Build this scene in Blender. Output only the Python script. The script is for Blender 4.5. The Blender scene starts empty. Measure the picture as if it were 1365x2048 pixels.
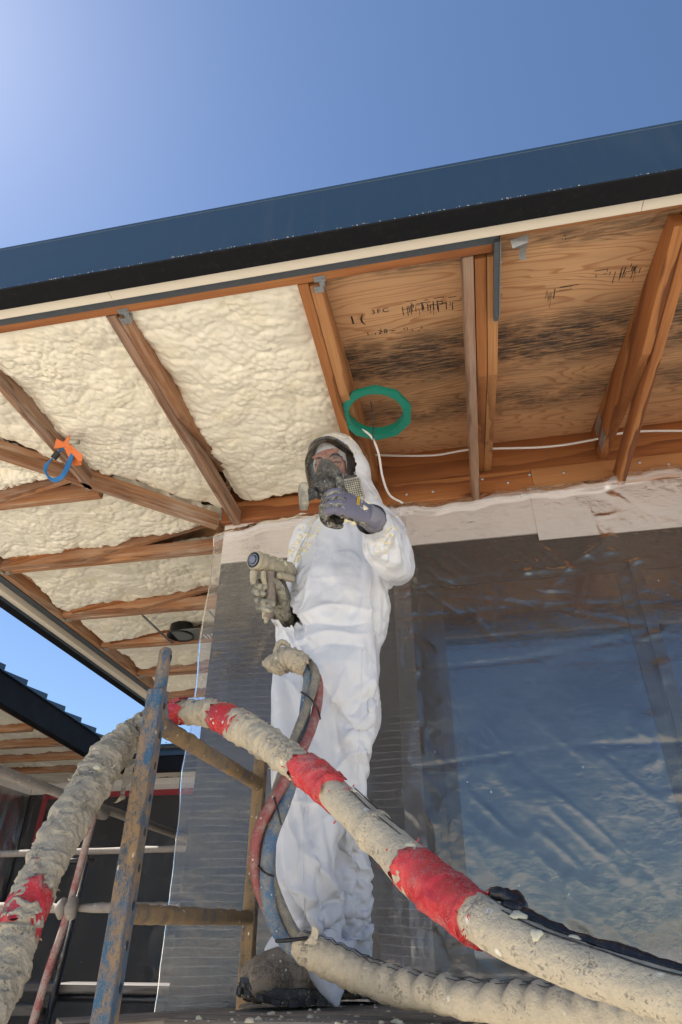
import bpy, bmesh, math, random
import numpy as np
from mathutils import Vector, Matrix, Quaternion

random.seed(7)
RNG = np.random.default_rng(7)
S = bpy.context.scene
COL = S.collection
rad = math.radians

# ------------------------------------------------------------------ camera
# world: X along the main wall, Y into it, Z up; the lens is the origin, the scaffold deck 0.13 m below it
FPX, PITCH, ROLL, YAW = 1287.3, rad(34.03), rad(0.165), rad(11.02)
_h = Vector((-math.sin(YAW), math.cos(YAW), 0)); _r = Vector((math.cos(YAW), math.sin(YAW), 0)); _z = Vector((0, 0, 1))
FW = _h * math.cos(PITCH) + _z * math.sin(PITCH)
_u = _z * math.cos(PITCH) - _h * math.sin(PITCH)
RT = _r * math.cos(ROLL) + _u * math.sin(ROLL)
UP = _u * math.cos(ROLL) - _r * math.sin(ROLL)
cd = bpy.data.cameras.new('camera')
cam = bpy.data.objects.new('camera', cd); COL.objects.link(cam)
cam.matrix_world = Matrix(((RT.x, UP.x, -FW.x, 0), (RT.y, UP.y, -FW.y, 0), (RT.z, UP.z, -FW.z, 0), (0, 0, 0, 1)))
cd.sensor_fit = 'VERTICAL'; cd.sensor_height = 36; cd.lens = 36 * FPX / 2048
cd.clip_start = 0.02; cd.clip_end = 2000
S.camera = cam

# ------------------------------------------------------------------ sky, sun, exposure
SUN_EL, SUN_AZ = rad(56), rad(-75)          # azimuth measured from +Y towards +X
w = bpy.data.worlds.new('World'); S.world = w; w.use_nodes = True
nt = w.node_tree; nt.nodes.clear()
sky = nt.nodes.new('ShaderNodeTexSky'); sky.sky_type = 'NISHITA'; sky.sun_disc = False
sky.sun_elevation = SUN_EL; sky.sun_rotation = SUN_AZ; sky.altitude = 0
sky.air_density = 1.0; sky.dust_density = 0.24; sky.ozone_density = 5.0
bg = nt.nodes.new('ShaderNodeBackground'); bg.inputs['Strength'].default_value = 0.06
wo = nt.nodes.new('ShaderNodeOutputWorld')
nt.links.new(sky.outputs[0], bg.inputs[0]); nt.links.new(bg.outputs[0], wo.inputs[0])
sl = bpy.data.lights.new('sun', 'SUN'); sl.energy = 5.0; sl.angle = rad(0.5); sl.color = (1, .95, .88)
sun = bpy.data.objects.new('sun', sl); COL.objects.link(sun)
sd = Vector((math.sin(SUN_AZ) * math.cos(SUN_EL), math.cos(SUN_AZ) * math.cos(SUN_EL), math.sin(SUN_EL)))
sun.rotation_euler = sd.to_track_quat('Z', 'Y').to_euler(); sun.location = (-8, 6, 14)
S.view_settings.view_transform = 'Standard'; S.view_settings.look = 'None'
S.view_settings.gamma = 1; S.view_settings.use_curve_mapping = False
S.view_settings.exposure = 1.42
S.render.engine = 'CYCLES'
S.cycles.max_bounces = 10; S.cycles.diffuse_bounces = 6; S.cycles.transparent_max_bounces = 12
S.cycles.caustics_reflective = False; S.cycles.caustics_refractive = False
S.cycles.use_denoising = True

# ------------------------------------------------------------------ small helpers
def at(x, y, Y):
    """the point on the sight line of photo pixel (x, y) whose depth into the place is Y"""
    d = FW * FPX + RT * (x - 682.5) - UP * (y - 1024)
    return d * (Y / d.y)

def wmat(o):
    m = o.matrix_basis.copy()
    return wmat(o.parent) @ o.matrix_parent_inverse @ m if o.parent else m

def child(o, parent):
    if parent is not None:
        o.parent = parent
        o.matrix_parent_inverse = wmat(parent).inverted()
    return o

def tag(o, label=None, cat=None, group=None, kind=None):
    for k, v in (('label', label), ('category', cat), ('group', group), ('kind', kind)):
        if v: o[k] = v
    return o

def thing(name, loc, label, cat, group=None):
    o = bpy.data.objects.new(name, None); COL.objects.link(o); o.location = loc
    o.empty_display_size = .1
    return tag(o, label, cat, group)

def mobj(name, V, F, mat, parent=None, smooth=False, mw=None):
    me = bpy.data.meshes.new(name)
    me.from_pydata([tuple(map(float, v)) for v in V], [], [tuple(map(int, f)) for f in F])
    if mat:
        for m in (mat if isinstance(mat, (list, tuple)) else [mat]): me.materials.append(m)
    if smooth: me.polygons.foreach_set('use_smooth', [True] * len(me.polygons))
    me.update()
    o = bpy.data.objects.new(name, me); COL.objects.link(o)
    if mw is not None: o.matrix_basis = mw
    return child(o, parent)

def fix_normals(o):
    bm = bmesh.new(); bm.from_mesh(o.data); bmesh.ops.recalc_face_normals(bm, faces=bm.faces); bm.to_mesh(o.data); bm.free()
    return o

def grid_faces(nu, nv, wrap_u=False):
    F = []
    for i in range(nu if wrap_u else nu - 1):
        a, b = i * nv, ((i + 1) % nu) * nv
        F += [(a + j, b + j, b + j + 1, a + j + 1) for j in range(nv - 1)]
    return F

def frame(p0, p1, up=(0, 0, 1)):
    p0, p1, up = Vector(p0), Vector(p1), Vector(up)
    x = (p1 - p0).normalized(); y = up.cross(x)
    if y.length < 1e-4: y = Vector((0, 1, 0)).cross(x)
    y.normalize(); z = x.cross(y)
    m = Matrix((x, y, z)).transposed().to_4x4(); m.translation = (p0 + p1) / 2
    return m, (p1 - p0).length

def board(name, p0, p1, wid, hei, mat, parent=None, up=(0, 0, 1), cham=.003):
    """sawn timber: local X along the grain, eased edges"""
    m, L = frame(p0, p1, up)
    a, b, c = wid / 2, hei / 2, min(cham, wid / 4, hei / 4)
    sec = [(-a + c, -b), (a - c, -b), (a, -b + c), (a, b - c), (a - c, b), (-a + c, b), (-a, b - c), (-a, -b + c)]
    xs = np.linspace(-L / 2, L / 2, max(2, min(8, int(L / .25) + 1)))
    V, F = [], []
    for i, x in enumerate(xs):
        V += [(x, y, z) for y, z in sec]
    n = len(xs)
    for i in range(n - 1):
        F += [(i * 8 + k, i * 8 + (k + 1) % 8, (i + 1) * 8 + (k + 1) % 8, (i + 1) * 8 + k) for k in range(8)]
    F += [tuple(range(7, -1, -1)), tuple((n - 1) * 8 + k for k in range(8))]
    return fix_normals(mobj(name, V, F, mat, parent, False, m))

def box(name, lo, hi, mat, parent=None):
    x0, y0, z0 = lo; x1, y1, z1 = hi
    c = Vector(((x0 + x1) / 2, (y0 + y1) / 2, (z0 + z1) / 2))
    V = [Vector((x, y, z)) - c for x in (x0, x1) for y in (y0, y1) for z in (z0, z1)]
    F = [(0, 1, 3, 2), (4, 6, 7, 5), (0, 4, 5, 1), (2, 3, 7, 6), (0, 2, 6, 4), (1, 5, 7, 3)]
    return mobj(name, V, F, mat, parent, False, Matrix.Translation(c))

def prism(name, poly, t, mw, mat, parent=None, smooth=False):
    """outline in local XZ, extruded along local Y by t either side"""
    n = len(poly)
    V = [(x, -t / 2, z) for x, z in poly] + [(x, t / 2, z) for x, z in poly]
    F = [tuple(range(n)), tuple(range(2 * n - 1, n - 1, -1))] + [(i, n + i, n + (i + 1) % n, (i + 1) % n) for i in range(n)]
    return fix_normals(mobj(name, V, F, mat, parent, smooth, mw))

def spline(P, n):
    """Catmull-Rom through the rows of P (any width), n samples"""
    P = np.asarray(P, float); k = len(P)
    Q = np.vstack([2 * P[0] - P[1], P, 2 * P[-1] - P[-2]])
    t = np.linspace(0, k - 1 - 1e-9, n); i = t.astype(int); f = (t - i)[:, None]
    a, b, c, d = Q[i], Q[i + 1], Q[i + 2], Q[i + 3]
    return .5 * (2 * b + (c - a) * f + (2 * a - 5 * b + 4 * c - d) * f ** 2 + (3 * b - a - 3 * c + d) * f ** 3)

def _hash(i, j, k, seed):
    h = (i.astype(np.int64) * 73856093) ^ (j.astype(np.int64) * 19349663) ^ (k.astype(np.int64) * 83492791) ^ (seed * 2654435761)
    h = (h ^ (h >> 13)) * 1274126177
    h = h ^ (h >> 16)
    return (h & 0xFFFFFF) / float(0xFFFFFF)

def vnoise(P, scale, seed=0):
    """smooth value noise in [-1, 1] at the rows of P"""
    P = np.asarray(P, float) * scale
    I = np.floor(P).astype(np.int64); f = P - I; f = f * f * f * (f * (f * 6 - 15) + 10)
    out = 0
    for a in (0, 1):
        for b in (0, 1):
            for c in (0, 1):
                wt = (f[:, 0] if a else 1 - f[:, 0]) * (f[:, 1] if b else 1 - f[:, 1]) * (f[:, 2] if c else 1 - f[:, 2])
                out = out + wt * _hash(I[:, 0] + a, I[:, 1] + b, I[:, 2] + c, seed)
    return out * 2 - 1

def fbm(P, scale, oct=4, seed=0, gain=.5):
    s, a, t = 0, 1, 0
    for o in range(oct):
        s = s + a * vnoise(P, scale * 2 ** o, seed + o); t += a; a *= gain
    return s / t

def worley2(P, scale, seed=0):
    P = np.asarray(P, float)[:, :2] * scale
    I = np.floor(P).astype(np.int64)
    f1 = np.full(len(P), 9.); f2 = np.full(len(P), 9.)
    z = np.zeros(len(P), np.int64)
    for a in (-1, 0, 1):
        for b in (-1, 0, 1):
            ci, cj = I[:, 0] + a, I[:, 1] + b
            dx = ci + _hash(ci, cj, z, seed) - P[:, 0]; dy = cj + _hash(ci, cj, z + 7, seed) - P[:, 1]
            d = np.sqrt(dx * dx + dy * dy)
            f2 = np.minimum(f2, np.maximum(f1, d)); f1 = np.minimum(f1, d)
    return f1, f2

def sweep(name, pts, r, mat, parent=None, seg=16, n=None, lump=None, caps=True, smooth=True, rag=0):
    """tube through pts; r a number or one radius per point; lump(P, N, s, ang) -> offset along the normal"""
    P = np.asarray([tuple(p) for p in pts], float)
    rr = np.full(len(P), float(r)) if np.isscalar(r) else np.asarray(r, float)
    n = n or max(8, len(P) * 6)
    Q = spline(np.column_stack([P, rr]), n)
    P, rr = Q[:, :3], np.maximum(Q[:, 3], 1e-4)
    T = np.gradient(P, axis=0); T /= np.linalg.norm(T, axis=1)[:, None] + 1e-12
    A = np.cross(T[0], (0, 0, 1.)); A = A if np.linalg.norm(A) > 1e-3 else np.cross(T[0], (1., 0, 0)); A /= np.linalg.norm(A)
    U = [A]
    for i in range(1, n):
        a = U[-1] - T[i] * (U[-1] @ T[i]); U.append(a / np.linalg.norm(a))
    U = np.array(U); W = np.cross(T, U)
    ang = np.linspace(0, 2 * np.pi, seg, endpoint=False)
    N = U[:, None] * np.cos(ang)[None, :, None] + W[:, None] * np.sin(ang)[None, :, None]
    R = np.repeat(rr[:, None], seg, 1)
    s = np.concatenate([[0], np.cumsum(np.linalg.norm(np.diff(P, axis=0), axis=1))])
    V = (P[:, None] + N * R[..., None]).reshape(-1, 3)
    if lump:
        off = lump(V, N.reshape(-1, 3), np.repeat(s, seg), np.tile(ang, n))
        V = V + N.reshape(-1, 3) * off[:, None]
    if rag:                                      # torn ends: the rims wander along the tube
        Vr = V.reshape(n, seg, 3); s1 = s[-1]
        for fr, sg, o_ in ((np.exp(-s / .02), 1, 0.), (np.exp(-(s1 - s) / .02), -1, 9.)):
            e = np.column_stack([np.cos(ang) * 2.2 + o_ + s1 * 7, np.sin(ang) * 2.2, ang * 0])
            wv_ = rag * (fbm(e, 1.0, 4, 17, .7))
            Vr = Vr + fr[:, None, None] * wv_[None, :, None] * T[:, None, :]
        V = Vr.reshape(-1, 3)
    F = [(i * seg + k, i * seg + (k + 1) % seg, (i + 1) * seg + (k + 1) % seg, (i + 1) * seg + k) for i in range(n - 1) for k in range(seg)]
    if caps: F += [tuple(range(seg - 1, -1, -1)), tuple((n - 1) * seg + k for k in range(seg))]
    return mobj(name, V, F, mat, parent, smooth)

def rod(name, p0, p1, r, mat, parent=None, seg=14):
    return sweep(name, [p0, p1], r, mat, parent, seg, 2)

def lathe(name, prof, mw, mat, parent=None, seg=28, smooth=True):
    """profile of (radius, height) turned round local Z"""
    V, F = [], []; n = len(prof)
    for k in range(seg):
        a = 2 * math.pi * k / seg
        V += [(r * math.cos(a), r * math.sin(a), z) for r, z in prof]
    for k in range(seg):
        a, b = k * n, ((k + 1) % seg) * n
        F += [(a + j, b + j, b + j + 1, a + j + 1) for j in range(n - 1)]
    o = mobj(name, V, F, mat, parent, smooth, mw)
    bm = bmesh.new(); bm.from_mesh(o.data); bmesh.ops.remove_doubles(bm, verts=bm.verts, dist=1e-5)
    bmesh.ops.recalc_face_normals(bm, faces=bm.faces); bm.to_mesh(o.data); bm.free()
    return o

def copy_tree(o, parent=None, delta=None):
    c = o.copy(); COL.objects.link(c)
    if parent: c.parent = parent
    for ch in [x for x in bpy.data.objects if x.parent == o and x != c]: copy_tree(ch, c)
    return c
# ------------------------------------------------------------------ materials
class G:
    """tiny node-graph writer"""
    def __init__(s, name):
        s.m = bpy.data.materials.new(name); s.m.use_nodes = True
        s.t = s.m.node_tree; s.t.nodes.clear()
        s.out = s.t.nodes.new('ShaderNodeOutputMaterial')
    def n(s, typ, ins=None, **props):
        nd = s.t.nodes.new('ShaderNode' + typ)
        for k, v in props.items(): setattr(nd, k, v)
        for k, v in (ins or {}).items(): s.put(nd.inputs[k], v)
        return nd
    def put(s, sock, v):
        if hasattr(v, 'is_output') or isinstance(v, bpy.types.NodeSocket): s.t.links.new(v, sock)
        elif isinstance(v, bpy.types.Node): s.t.links.new(v.outputs[0], sock)
        elif isinstance(v, (tuple, list)) and len(v) == 3 and sock.type == 'RGBA': sock.default_value = (*v, 1)
        else: sock.default_value = v
    def math(s, op, a, b=0.0, c=None, clamp=False):
        nd = s.t.nodes.new('ShaderNodeMath'); nd.operation = op; nd.use_clamp = clamp
        s.put(nd.inputs[0], a); s.put(nd.inputs[1], b)
        if c is not None: s.put(nd.inputs[2], c)
        return nd.outputs[0]
    def mix(s, f, a, b, blend='MIX'):
        nd = s.t.nodes.new('ShaderNodeMix'); nd.data_type = 'RGBA'; nd.blend_type = blend
        s.put(nd.inputs[0], f); s.put(nd.inputs[6], a); s.put(nd.inputs[7], b)
        return nd.outputs[2]
    def ramp(s, f, stops, interp='LINEAR'):
        nd = s.t.nodes.new('ShaderNodeValToRGB'); cr = nd.color_ramp; cr.interpolation = interp
        while len(cr.elements) < len(stops): cr.elements.new(.5)
        for e, (p, c) in zip(cr.elements, stops):
            e.position = p; e.color = (c, c, c, 1) if isinstance(c, (int, float)) else (*c, 1)
        s.put(nd.inputs[0], f)
        return nd.outputs[0]
    def coord(s, out='Object', scale=(1, 1, 1), loc=(0, 0, 0), rot=(0, 0, 0), vary=0):
        v = s.n('TexCoord').outputs[out]
        if vary:
            r = s.n('ObjectInfo').outputs['Random']
            cx = s.n('CombineXYZ', {0: s.math('MULTIPLY', r, vary), 1: s.math('MULTIPLY', r, vary * .37), 2: s.math('MULTIPLY', r, vary * .21)})
            v = s.n('VectorMath', {0: v, 1: cx}, operation='ADD').outputs[0]
        return s.n('Mapping', {'Vector': v, 'Scale': scale, 'Location': loc, 'Rotation': rot}).outputs[0]
    def noise(s, vec, scale, detail=4, rough=.55, dist=0, out=0):
        return s.n('TexNoise', {'Vector': vec, 'Scale': scale, 'Detail': detail, 'Roughness': rough, 'Distortion': dist}).outputs[out]
    def vor(s, vec, scale, feature='F1', rnd=1):
        return s.n('TexVoronoi', {'Vector': vec, 'Scale': scale, 'Randomness': rnd}, feature=feature).outputs[0]
    def bump(s, h, strength=.3, dist=.01, normal=None):
        i = {'Height': h, 'Strength': strength, 'Distance': dist}
        if normal is not None: i['Normal'] = normal
        return s.n('Bump', i).outputs[0]
    def bsdf(s, color, rough=.6, normal=None, **kw):
        i = {'Base Color': color, 'Roughness': rough}
        if normal is not None: i['Normal'] = normal
        i.update({k.replace('_', ' '): v for k, v in kw.items()})
        return s.n('BsdfPrincipled', i)
    def done(s, sh):
        s.put(s.out.inputs[0], sh); return s.m

def m_plain(name, col, rough=.6, var=.15, scale=30, bump=.15, dist=.003, **kw):
    g = G(name); c = g.coord(vary=9)
    n = g.noise(c, scale, 5)
    col2 = g.mix(g.math('MULTIPLY', n, var * 2), col, tuple(x * (1 - .6) for x in col))
    return g.done(g.bsdf(col2, rough, g.bump(n, bump, dist), **kw))

def m_wood(name, light, mid, dark, ring=30, dust=0., stain=0.):
    g = G(name)
    c = g.coord(scale=(.13, 1, 1), loc=(0, .055, .035), vary=11)
    base = g.coord(vary=11)
    wv = g.n('TexWave', {'Vector': c, 'Scale': ring / 6.28 * .8, 'Distortion': 5.5, 'Detail': 3, 'Detail Scale': 2.6, 'Detail Roughness': .6},
             wave_type='RINGS', rings_direction='X', wave_profile='SAW').outputs['Fac']
    fine = g.noise(g.coord(scale=(4, 190, 190), vary=5), 1, 3)
    col = g.ramp(wv, [(0, light), (.45, mid), (.8, dark), (.93, tuple(x * .62 for x in dark)), (1, light)])
    col = g.mix(g.ramp(fine, [(.38, 0), (.75, .62)]), col, tuple(x * .8 for x in dark))
    big = g.noise(g.coord(scale=(1.2, 5, 5), vary=3), 1, 4)
    col = g.mix(g.ramp(big, [(.42, 0), (.75, .55)]), col, dark)
    kn = g.vor(g.coord(scale=(1.6, 7, 7), vary=21), 1)
    col = g.mix(g.ramp(kn, [(.05, 1), (.13, 0)]), col, (dark[0] * .4, dark[1] * .35, dark[2] * .35))
    rnd = g.n('ObjectInfo').outputs['Random']
    col = g.mix(g.math('MULTIPLY', rnd, .5), col, tuple(x * .62 for x in mid))
    if stain:
        st = g.noise(g.coord(scale=(1.5, 9, 9), vary=31), 1, 5, .6)
        col = g.mix(g.ramp(st, [(.52, 0), (.7, stain)]), col, (.045, .035, .028))
    if dust:
        d = g.noise(g.coord(scale=(3, 40, 40), vary=13), 1, 6, .7)
        d2 = g.noise(base, 3, 3)
        f = g.math('MULTIPLY', g.ramp(d, [(.42, 0), (.72, 1)]), g.ramp(d2, [(.35, .2), (.7, dust)]))
        col = g.mix(f, col, (.58, .50, .41))
    h = g.math('ADD', g.math('MULTIPLY', wv, .6), fine)
    return g.done(g.bsdf(col, .68, g.bump(h, .6, .002)))

W_LIGHT, W_MID, W_DARK = (.54, .235, .078), (.44, .165, .05), (.19, .058, .017)
M_wood = m_wood('sawn_fir', W_LIGHT, W_MID, W_DARK)
M_wood2 = m_wood('sawn_fir_pale', (.62, .33, .14), (.54, .25, .095), (.33, .13, .045))
M_woodweather = m_wood('weathered_fir', (.42, .26, .17), (.36, .2, .12), (.17, .08, .045), ring=55, dust=.5)
M_wooddust = m_wood('overspray_fir', (.50, .25, .11), (.40, .18, .075), (.2, .075, .028), dust=.85)
M_plank = m_wood('site_plank', (.36, .30, .22), (.28, .22, .15), (.12, .09, .06), dust=.9, stain=.6)
M_oldplank = m_wood('grey_plank', (.15, .13, .115), (.11, .1, .09), (.05, .045, .04), dust=.12, stain=.5)

def m_ply():
    g = G('plywood')
    o = g.coord()
    c = g.coord(scale=(.55, 3.2, 1), vary=6)
    h = g.noise(c, 1.15, 3, .5, .25)
    line = g.math('FRACT', g.math('MULTIPLY', h, 30))
    edge = g.ramp(line, [(0, 0), (.62, .12), (.88, 1), (.96, .8), (1, 0)])
    fine = g.noise(g.coord(scale=(5, 160, 1), vary=2), 1, 4, .6)
    col = g.mix(g.math('MULTIPLY', edge, .8), (.76, .455, .235), (.40, .165, .06))
    col = g.mix(g.math('MULTIPLY', fine, .4), col, (.44, .235, .115))
    tone = g.noise(g.coord(scale=(.8, 7, 1), vary=4), 1.3, 3)
    col = g.mix(g.ramp(tone, [(.4, 0), (.8, .5)]), col, (.52, .28, .145))
    # black mildew lying along the veneer in two broad bands
    sep = g.n('SeparateXYZ', {0: g.n('TexCoord').outputs['Object']})
    y = sep.outputs['Y']
    def band(c0, wdt): return g.ramp(g.math('ABSOLUTE', g.math('DIVIDE', g.math('SUBTRACT', y, c0), wdt)), [(.35, 1), (1, 0)])
    bands = g.math('MAXIMUM', g.math('MAXIMUM', band(-.10, .26), g.math('MULTIPLY', band(.34, .17), .8)), g.math('MULTIPLY', band(-.66, .07), .7))
    blot = g.noise(g.coord(scale=(2.0, 3.2, 1), loc=(.7, 0, 0)), 1.6, 4, .6)
    streak = g.noise(g.coord(scale=(9, 85, 1)), 1, 6, .72)
    f = g.math('MULTIPLY', g.math('MULTIPLY', bands, g.ramp(blot, [(.36, 0), (.50, 1)])), g.ramp(streak, [(.36, .12), (.55, 1)]))
    col = g.mix(g.math('MULTIPLY', f, .95), col, (.026, .023, .022))
    grey = g.ramp(g.noise(g.coord(scale=(3, 40, 1), loc=(3, 1, 0)), 1, 5, .7), [(.55, 0), (.75, .45)])
    col = g.mix(grey, col, (.22, .17, .13))
    return g.done(g.bsdf(col, .7, g.bump(g.math('ADD', edge, fine), .2, .0015)))
M_ply = m_ply()

def m_foam():
    g = G('spray_foam')
    c = g.coord('Object')
    a = g.noise(c, 2.2, 3); b = g.noise(c, 60, 5, .65); v = g.noise(c, 9, 4)
    col = g.mix(g.ramp(a, [(.3, 0), (.75, 1)]), (.86, .81, .68), (.85, .79, .635))
    col = g.mix(g.ramp(v, [(.52, 0), (.8, .5)]), col, (.80, .70, .46))
    sp = g.vor(c, 11)
    col = g.mix(g.ramp(sp, [(.02, .6), (.06, 0)]), col, (.6, .45, .2))
    return g.done(g.bsdf(col, .55, g.bump(g.math('ADD', g.math('MULTIPLY', b, .5), g.noise(c, 22, 4)), .35, .006), Subsurface_Weight=.0))
M_foam = m_foam()

def m_metalpaint(name, col, rough=.38, speck=True, spec=.6):
    g = G(name); c = g.coord('Object')
    n = g.noise(c, 4, 4); f = g.noise(c, 260, 2)
    rain = g.noise(g.coord('Object', (14, 14, .8)), 3, 5)
    cc = g.mix(g.ramp(n, [(.35, 0), (.8, .3)]), col, tuple(x * 1.3 + .002 for x in col))
    cc = g.mix(g.ramp(rain, [(.55, 0), (.8, .08)]), cc, (.14, .13, .12))
    if speck: cc = g.mix(g.ramp(g.vor(c, 23), [(.012, .5), (.03, 0)]), cc, (.3, .3, .3))
    return g.done(g.bsdf(cc, g.ramp(n, [(.3, rough), (.8, rough + .18)]), g.bump(f, .05, .001), Specular_IOR_Level=spec))
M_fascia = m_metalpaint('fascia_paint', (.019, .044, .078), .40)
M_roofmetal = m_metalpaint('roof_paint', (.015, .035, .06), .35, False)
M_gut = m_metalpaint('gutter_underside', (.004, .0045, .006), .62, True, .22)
M_trim = m_plain('cream_trim', (.78, .70, .57), .6, .06, 12, .08)
M_flash = m_plain('grey_flashing', (.085, .10, .115), .6, .35, 90, .5, .002)
M_zinc = m_plain('zinc', (.42, .44, .45), .42, .25, 60, .2, .002, Metallic=.7)
M_paper = m_plain('building_paper', (.86, .83, .80), .6, .08, 9, .35, .01)
M_wallwrap = m_plain('dark_wall_wrap', (.022, .021, .023), .7, .3, 8, .3, .01)
M_winframe = m_plain('dark_window_frame', (.022, .022, .025), .45, .2, 20, .05)
M_dark = m_plain('dark_rubber', (.015, .015, .017), .5, .2, 40, .1)
M_black = m_plain('black_plastic', (.012, .012, .013), .4, .2, 40, .1)

def m_glass():
    g = G('window_glass')
    return g.done(g.bsdf((.006, .012, .02), .05, None, IOR=1.8, Specular_IOR_Level=.6, Coat_Weight=.5, Coat_Roughness=.03))
M_glass = m_glass()

def m_film(name, milk, scrim, gloss=1.0, tint=(.92, .92, .94)):
    g = G(name); o = g.coord('Object')
    cr = g.noise(g.coord('Object', (5, 5, 9)), 5, 6, .6, .6)
    fi = g.noise(g.coord('Object', (1, 1, 1)), 55, 3, .5)
    cre = g.n('TexVoronoi', {'Vector': g.coord('Object', (1, 1, .55)), 'Scale': 26}, feature='DISTANCE_TO_EDGE').outputs[0]
    cre = g.math('MULTIPLY', g.ramp(cre, [(0, 1), (.16, 0)]), g.ramp(g.noise(o, 3.1, 3), [(.46, 0), (.62, 1)]))
    nrm = g.bump(g.math('ADD', g.math('ADD', cr, g.math('MULTIPLY', fi, .12)), g.math('MULTIPLY', cre, .20)), .15, .012)
    fog = g.noise(g.coord('Object', (1, 1, .6)), 2.3, 5, .6)
    fogf = g.ramp(fog, [(.3, milk * .55), (.75, milk * 1.5)])
    if scrim:
        sep = g.n('SeparateXYZ', {0: o})
        wob = g.math('MULTIPLY', g.noise(g.coord('Object', (1.2, 1, 1.2)), 2, 2), .05)
        zz = g.math('FRACT', g.math('MULTIPLY', g.math('ADD', sep.outputs['Z'], wob), 34))
        xx = g.math('FRACT', g.math('MULTIPLY', g.math('ADD', sep.outputs['X'], wob), 30))
        lz = g.ramp(zz, [(0, 1), (.10, 1), (.17, 0)]); lx = g.ramp(xx, [(0, .35), (.08, .35), (.14, 0)])
        pat = g.ramp(g.noise(g.coord('Object', (2, 1, 1.4)), 2.4, 4), [(.35, .15), (.65, 1)])
        fogf = g.math('ADD', fogf, g.math('MULTIPLY', g.math('MAXIMUM', lz, lx), g.math('MULTIPLY', pat, .19)))
    # foam overspray flecks
    fl = g.ramp(g.vor(g.coord('Object', (1, 1, .7)), 15), [(.035, 1), (.055, 0)])
    fl = g.math('MULTIPLY', fl, g.ramp(g.noise(o, 1.7, 2), [(.5, 0), (.6, 1)]))
    tr = g.n('BsdfTransparent', {0: tint})
    df = g.n('BsdfDiffuse', {0: (.78, .77, .78), 'Normal': nrm})
    tl = g.n('BsdfTranslucent', {0: (.7, .7, .72)})
    mk = g.n('MixShader', {0: .35, 1: df, 2: tl})
    a = g.n('MixShader', {0: g.math('MAXIMUM', fogf, fl), 1: tr, 2: mk})
    gl = g.n('BsdfGlossy', {0: (1, 1, 1), 'Roughness': .09, 'Normal': nrm})
    fr = g.n('Fresnel', {'IOR': 1.5, 'Normal': nrm})
    b = g.n('MixShader', {0: g.math('MULTIPLY', fr.outputs[0], 1.7 * gloss, clamp=True), 1: a, 2: gl})
    return g.done(b)
M_film = m_film('clear_film', .06, False, 1.35)
M_filmscrim = m_film('scrim_film', .12, True, .7, (.90, .89, .90))
M_filmfar = m_film('far_film', .06, False, .22)
M_filmedge = m_film('gathered_film', .38, False, .8)

def m_dusty(name, base, dust, amt=.5, scale=14, rough=.75, bump=.5, dist=.004, specks=None, base2=None, stretch=(1, 1, 1)):
    """a painted or rubber surface caked with dried foam dust"""
    g = G(name); c = g.coord('Object', stretch, vary=5)
    a = g.noise(c, scale, 7, .66); b = g.noise(c, scale * 6, 5, .7); d = g.noise(c, scale * .3, 3)
    e = g.noise(c, scale * 16, 3, .6)
    s = g.math('ADD', g.math('ADD', g.math('MULTIPLY', a, .38), g.math('MULTIPLY', b, .27)), g.math('ADD', g.math('MULTIPLY', d, .13), g.math('MULTIPLY', e, .22)))
    k = .5 + (.5 - amt) * .30
    f = g.ramp(s, [(k - .05, 0), (k + .05, 1)])
    bc = base if base2 is None else g.mix(g.ramp(d, [(.45, 0), (.6, 1)]), base, base2)
    dc = g.mix(b, dust, tuple(x * .62 for x in dust))
    col = g.mix(f, bc, dc)
    if specks:
        v = g.ramp(g.vor(c, specks), [(.10, 1), (.17, 0)])
        v = g.math('MULTIPLY', v, g.ramp(g.noise(c, specks * .4, 2), [(.5, 0), (.58, 1)]))
        col = g.mix(v, col, (.80, .76, .64))
    return g.done(g.bsdf(col, g.mix(f, (rough * .6,) * 3, (.9,) * 3), g.bump(g.math('ADD', g.math('MULTIPLY', f, .7), b), bump, dist)))
M_scaf = m_dusty('scaffold_blue', (.010, .10, .20), (.42, .27, .135), .50, 44, .5, .6, .003, 60, (.02, .06, .10), (1, 1, .45))
M_scafdark = m_dusty('scaffold_brown', (.012, .05, .12), (.36, .24, .12), .62, 30, .5, .6, .003, 60, (.06, .05, .035), (1, 1, .5))
M_redtube = m_dusty('red_tube', (.30, .055, .05), (.46, .38, .33), .55, 18, .5, .4, .003, 70)
M_greytube = m_dusty('grey_tube', (.11, .10, .09), (.34, .30, .26), .72, 18, .5, .5, .004, 60)
M_blacktube = m_dusty('black_tube', (.012, .012, .014), (.18, .16, .14), .2, 30, .5, .3, .003)
M_wrap = m_dusty('hose_wrap', (.30, .29, .265), (.70, .60, .435), .84, 15, .9, 1.0, .006, 26, (.36, .32, .25))
M_wrap2 = m_dusty('hose_wrap_rough', (.13, .14, .155), (.66, .57, .42), .80, 20, .9, 1.0, .008, 30, (.19, .22, .26))
M_redtape = m_dusty('red_tape', (.50, .024, .03), (.60, .30, .27), .30, 20, .45, .5, .003, 40, (.62, .05, .05))
M_bluehose = m_dusty('blue_hose', (.05, .135, .27), (.40, .36, .28), .45, 60, .7, .6, .002, 70, (.10, .18, .27))
M_redhose = m_dusty('red_hose', (.30, .07, .065), (.48, .34, .30), .4, 60, .7, .6, .002, 70)
M_greyhose = m_dusty('grey_hose', (.17, .165, .15), (.42, .37, .27), .5, 60, .7, .6, .002, 70)
M_boot = m_dusty('boot', (.11, .088, .066), (.42, .34, .25), .6, 16, .8, .8, .004, 50)
M_gun = m_dusty('gun_caked', (.12, .11, .095), (.60, .53, .38), .8, 30, .6, 1.0, .004, 60)
M_mask = m_dusty('mask_rubber', (.022, .024, .026), (.30, .28, .24), .36, 40, .5, .4, .002, 90)
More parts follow.
